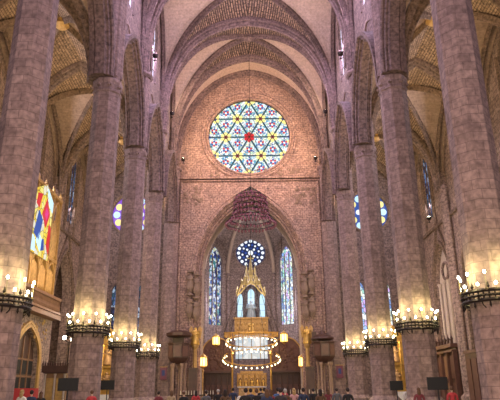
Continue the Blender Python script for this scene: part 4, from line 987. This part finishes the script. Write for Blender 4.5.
def shell(me, pred, off, name, cuts=()):
    bm = bmesh.new(); bm.from_mesh(me)
    for z in cuts: bmesh.ops.bisect_plane(bm, geom=bm.verts[:] + bm.edges[:] + bm.faces[:], plane_co=(0, 0, z), plane_no=(0, 0, 1))
    bm.normal_update()
    bmesh.ops.delete(bm, geom=[f for f in bm.faces if not pred(f.calc_center_median())], context='FACES')
    bm.normal_update()
    for v in bm.verts: v.co += v.normal * off
    r = bpy.data.meshes.new(name); bm.to_mesh(r); bm.free()
    for p in r.polygons: p.use_smooth = True
    return r
def hair_mesh(long_):
    g = MB(); vs = []
    g.sphere((0, -.012, 1.675), .103, 14, 10, 0, (.90, 1.06, 1.0))
    g.v = [(x, y if y < .045 else .045 + (y - .045) * .4, max(z, 1.66) if y > .03 else z) for x, y, z in g.v]
    if long_: g.lathe([(.09, 1.66), (.095, 1.55), (.085, 1.44), (.05, 1.38)], 12, (0, -.045, 0), 0, 0, 1, .7)
    o = g.build('tmp', M['black'], None, True); me = o.data; bpy.data.objects.remove(o); return me
skinm = mat('skin', (.55, .36, .27), .6); eyem = mat('eye_and_lip', (.12, .05, .04), .4)
bodies = []
for ps in (0, 1):
    me = body_mesh(ps); me.materials.append(skinm)
    tors = shell(me, lambda c: .84 < c.z < 1.47 and not (c.z < .95 and abs(c.x) > .18), .016, 'jacket', (.84, .95, 1.47))
    trou = shell(me, lambda c: .07 < c.z < .97 and abs(c.x) < .205, .010, 'trousers', (.07, .97))
    shoe = shell(me, lambda c: c.z < .085 and abs(c.x) < .2, .008, 'shoes', (.085,))
    bodies.append((me, tors, trou, shoe))
hairs = [hair_mesh(False), hair_mesh(True)]
for m_ in [x for b_ in bodies for x in b_[1:]] + hairs:
    m_.materials.clear(); m_.materials.append(M['black'])
face = MB()
for s in (-1, 1): face.sphere((s * .03, .098, 1.665), .010, 6, 4)
face.sphere((0, .100, 1.595), .012, 8, 4, 0, (1.8, .5, .5)); fo = face.build('tmp', eyem); facem = fo.data; bpy.data.objects.remove(fo)
cm = {}
def cloth(c):
    if c not in cm: cm[c] = mat('cloth_%d' % len(cm), c, .85)
    return cm[c]
NAVY = (.02, .03, .07); BLK = (.012, .012, .014); GREY = (.10, .10, .11); REDC = (.42, .04, .05); MAR = (.16, .03, .04); WHT = (.62, .58, .55); PINK = (.55, .30, .30); BEI = (.38, .28, .18); BLU = (.06, .12, .28); BRN = (.10, .055, .03)
HB = (.02, .012, .01); HBR = (.10, .05, .025); HG = (.35, .33, .31); HBL = (.38, .25, .11)
def put(f, me_, name, mt, r):
    o = bpy.data.objects.new(name, me_); C.objects.link(o); o.parent = r
    if me_.materials:
        o.material_slots[0].link = 'OBJECT'; o.material_slots[0].material = mt
    return o
BLK2 = (.03, .025, .03)
people = [  # picture x, depth, height, jacket, trousers, hair, long, pose, turn, label
 (245, 36, 1.62, WHT, BEI, HBL, 1, 1, .2, 'person in a white top with fair hair, left edge of the central crowd'),
 (253, 39, 1.66, NAVY, BLK, HB, 0, 0, 0, 'person in a navy jacket with short dark hair in the central crowd'),
 (259, 34, 1.64, BLK, GREY, HBR, 0, 1, .1, 'person in a black coat with brown hair before the high altar'),
 (266, 40, 1.70, GREY, NAVY, HB, 0, 0, -.1, 'person in a dark grey jacket in the middle of the crowd'),
 (272, 36, 1.60, MAR, BLK, HBR, 1, 1, .15, 'person in a maroon coat with long brown hair in the crowd'),
 (279, 38, 1.69, BLU, GREY, HB, 0, 0, 0, 'person in a blue jacket right of the altar axis'),
 (286, 35, 1.63, BRN, BLK, HG, 0, 1, -.2, 'grey-haired person in a brown coat in the crowd'),
 (294, 39, 1.66, PINK, NAVY, HBL, 1, 0, .1, 'fair-haired person in a pink top, right end of the crowd'),
 (262, 52, 1.72, BLK, BLK, HB, 0, 0, 0, 'farther person in black seen between the front heads'),
 (284, 53, 1.72, REDC, BLK, HB, 1, 0, 0, 'farther person in a red top behind the blue jacket'),
 (312, 43, 1.65, BLK, NAVY, HB, 0, 1, .3, 'person in black standing below the right lantern'),
 (326, 46, 1.62, MAR, GREY, HBR, 1, 0, -.2, 'person in dark red beside the right pulpit columns'),
 (334, 44, 1.66, GREY, BLK, HB, 0, 1, 0, 'person in grey near the fourth right pillar'),
 (222, 44, 1.66, BLK, WHT, HG, 0, 1, .1, 'grey-haired person in black left of the altar axis'),
 (236, 50, 1.75, NAVY, BLK, HB, 0, 0, 0, 'tall person in navy near the left gilded post'),
 (201, 46, 1.60, REDC, BLK, HB, 1, 0, .2, 'person in a red jacket below the left lantern'),
 (178, 45, 1.62, BEI, GREY, HBR, 1, 1, .1, 'person in a beige coat below the left pulpit'),
 (166, 42, 1.58, MAR, BLK, HB, 0, 0, -.1, 'person in maroon by the left chapel pier'),
 (103, 38, 1.66, REDC, WHT, HBR, 0, 0, .3, 'person in a red shirt between the two left screens'),
 (37, 35, 1.70, WHT, BEI, HBL, 1, 1, -.3, 'person in a white top beside the red-covered desk'),
 (46, 36, 1.68, NAVY, BLK, HB, 0, 0, .1, 'person in navy left of the wooden kiosk'),
 (55, 37, 1.62, BLK, GREY, HBR, 1, 1, .2, 'person in black in front of the wooden kiosk'),
 (443, 38, 1.66, REDC, WHT, HBR, 0, 1, -.2, 'person in a red top in front of the wooden portal'),
 (401, 45, 1.72, WHT, GREY, HB, 0, 0, .2, 'person in a white top under the smaller right screen'),
 (249, 31, 1.66, BLK, NAVY, HB, 0, 1, 0, 'person in black at the near left of the central crowd'),
 (269, 30, 1.62, NAVY, BLK, HBR, 1, 0, .1, 'long-haired person in navy at the near middle of the crowd'),
 (282, 30, 1.65, BLK2, GREY, HB, 0, 1, -.1, 'person in a charcoal top at the near right of the crowd'),
 (303, 36, 1.66, NAVY, GREY, HB, 0, 0, .2, 'person in navy just right of the pink top'),
 (229, 38, 1.62, BRN, BLK, HB, 1, 1, 0, 'dark-haired person in brown left of the crowd'),
 (211, 40, 1.60, GREY, BLK, HB, 0, 0, .1, 'person in grey between the red jacket and the grey hair'),
 (190, 38, 1.58, BLK, BLK, HBR, 0, 1, 0, 'person in black below the left candle stands'),
 (319, 38, 1.60, BRN, NAVY, HB, 1, 1, 0, 'long-haired person in brown below the right candle stands'),
 (345, 36, 1.64, BLK, BLK, HB, 0, 0, .1, 'person in black at the foot of the fourth right pillar'),
 (412, 36, 1.62, MAR, BLK, HBR, 1, 0, 0, 'person in maroon at the foot of the second right pillar')]
for x, D, h, ja, tr_, hr, lg, ps, rz, lab in people:
    D *= .78; h *= 1.045
    r = thing('person', lab, 'person', ((x - 252.8) / 565 * D, D, 0), rz, 'visitors standing in the nave'); r.scale = (h / 1.775,) * 3
    me, to, tu, shm = bodies[ps]
    put(0, me, 'body', skinm, r); put(0, to, 'jacket', cloth(ja), r); put(0, tu, 'trousers', cloth(tr_), r); put(0, shm, 'shoes', cloth(BLK), r)
    put(0, hairs[lg], 'hair', cloth(hr), r); put(0, facem, 'face_features', eyem, r)
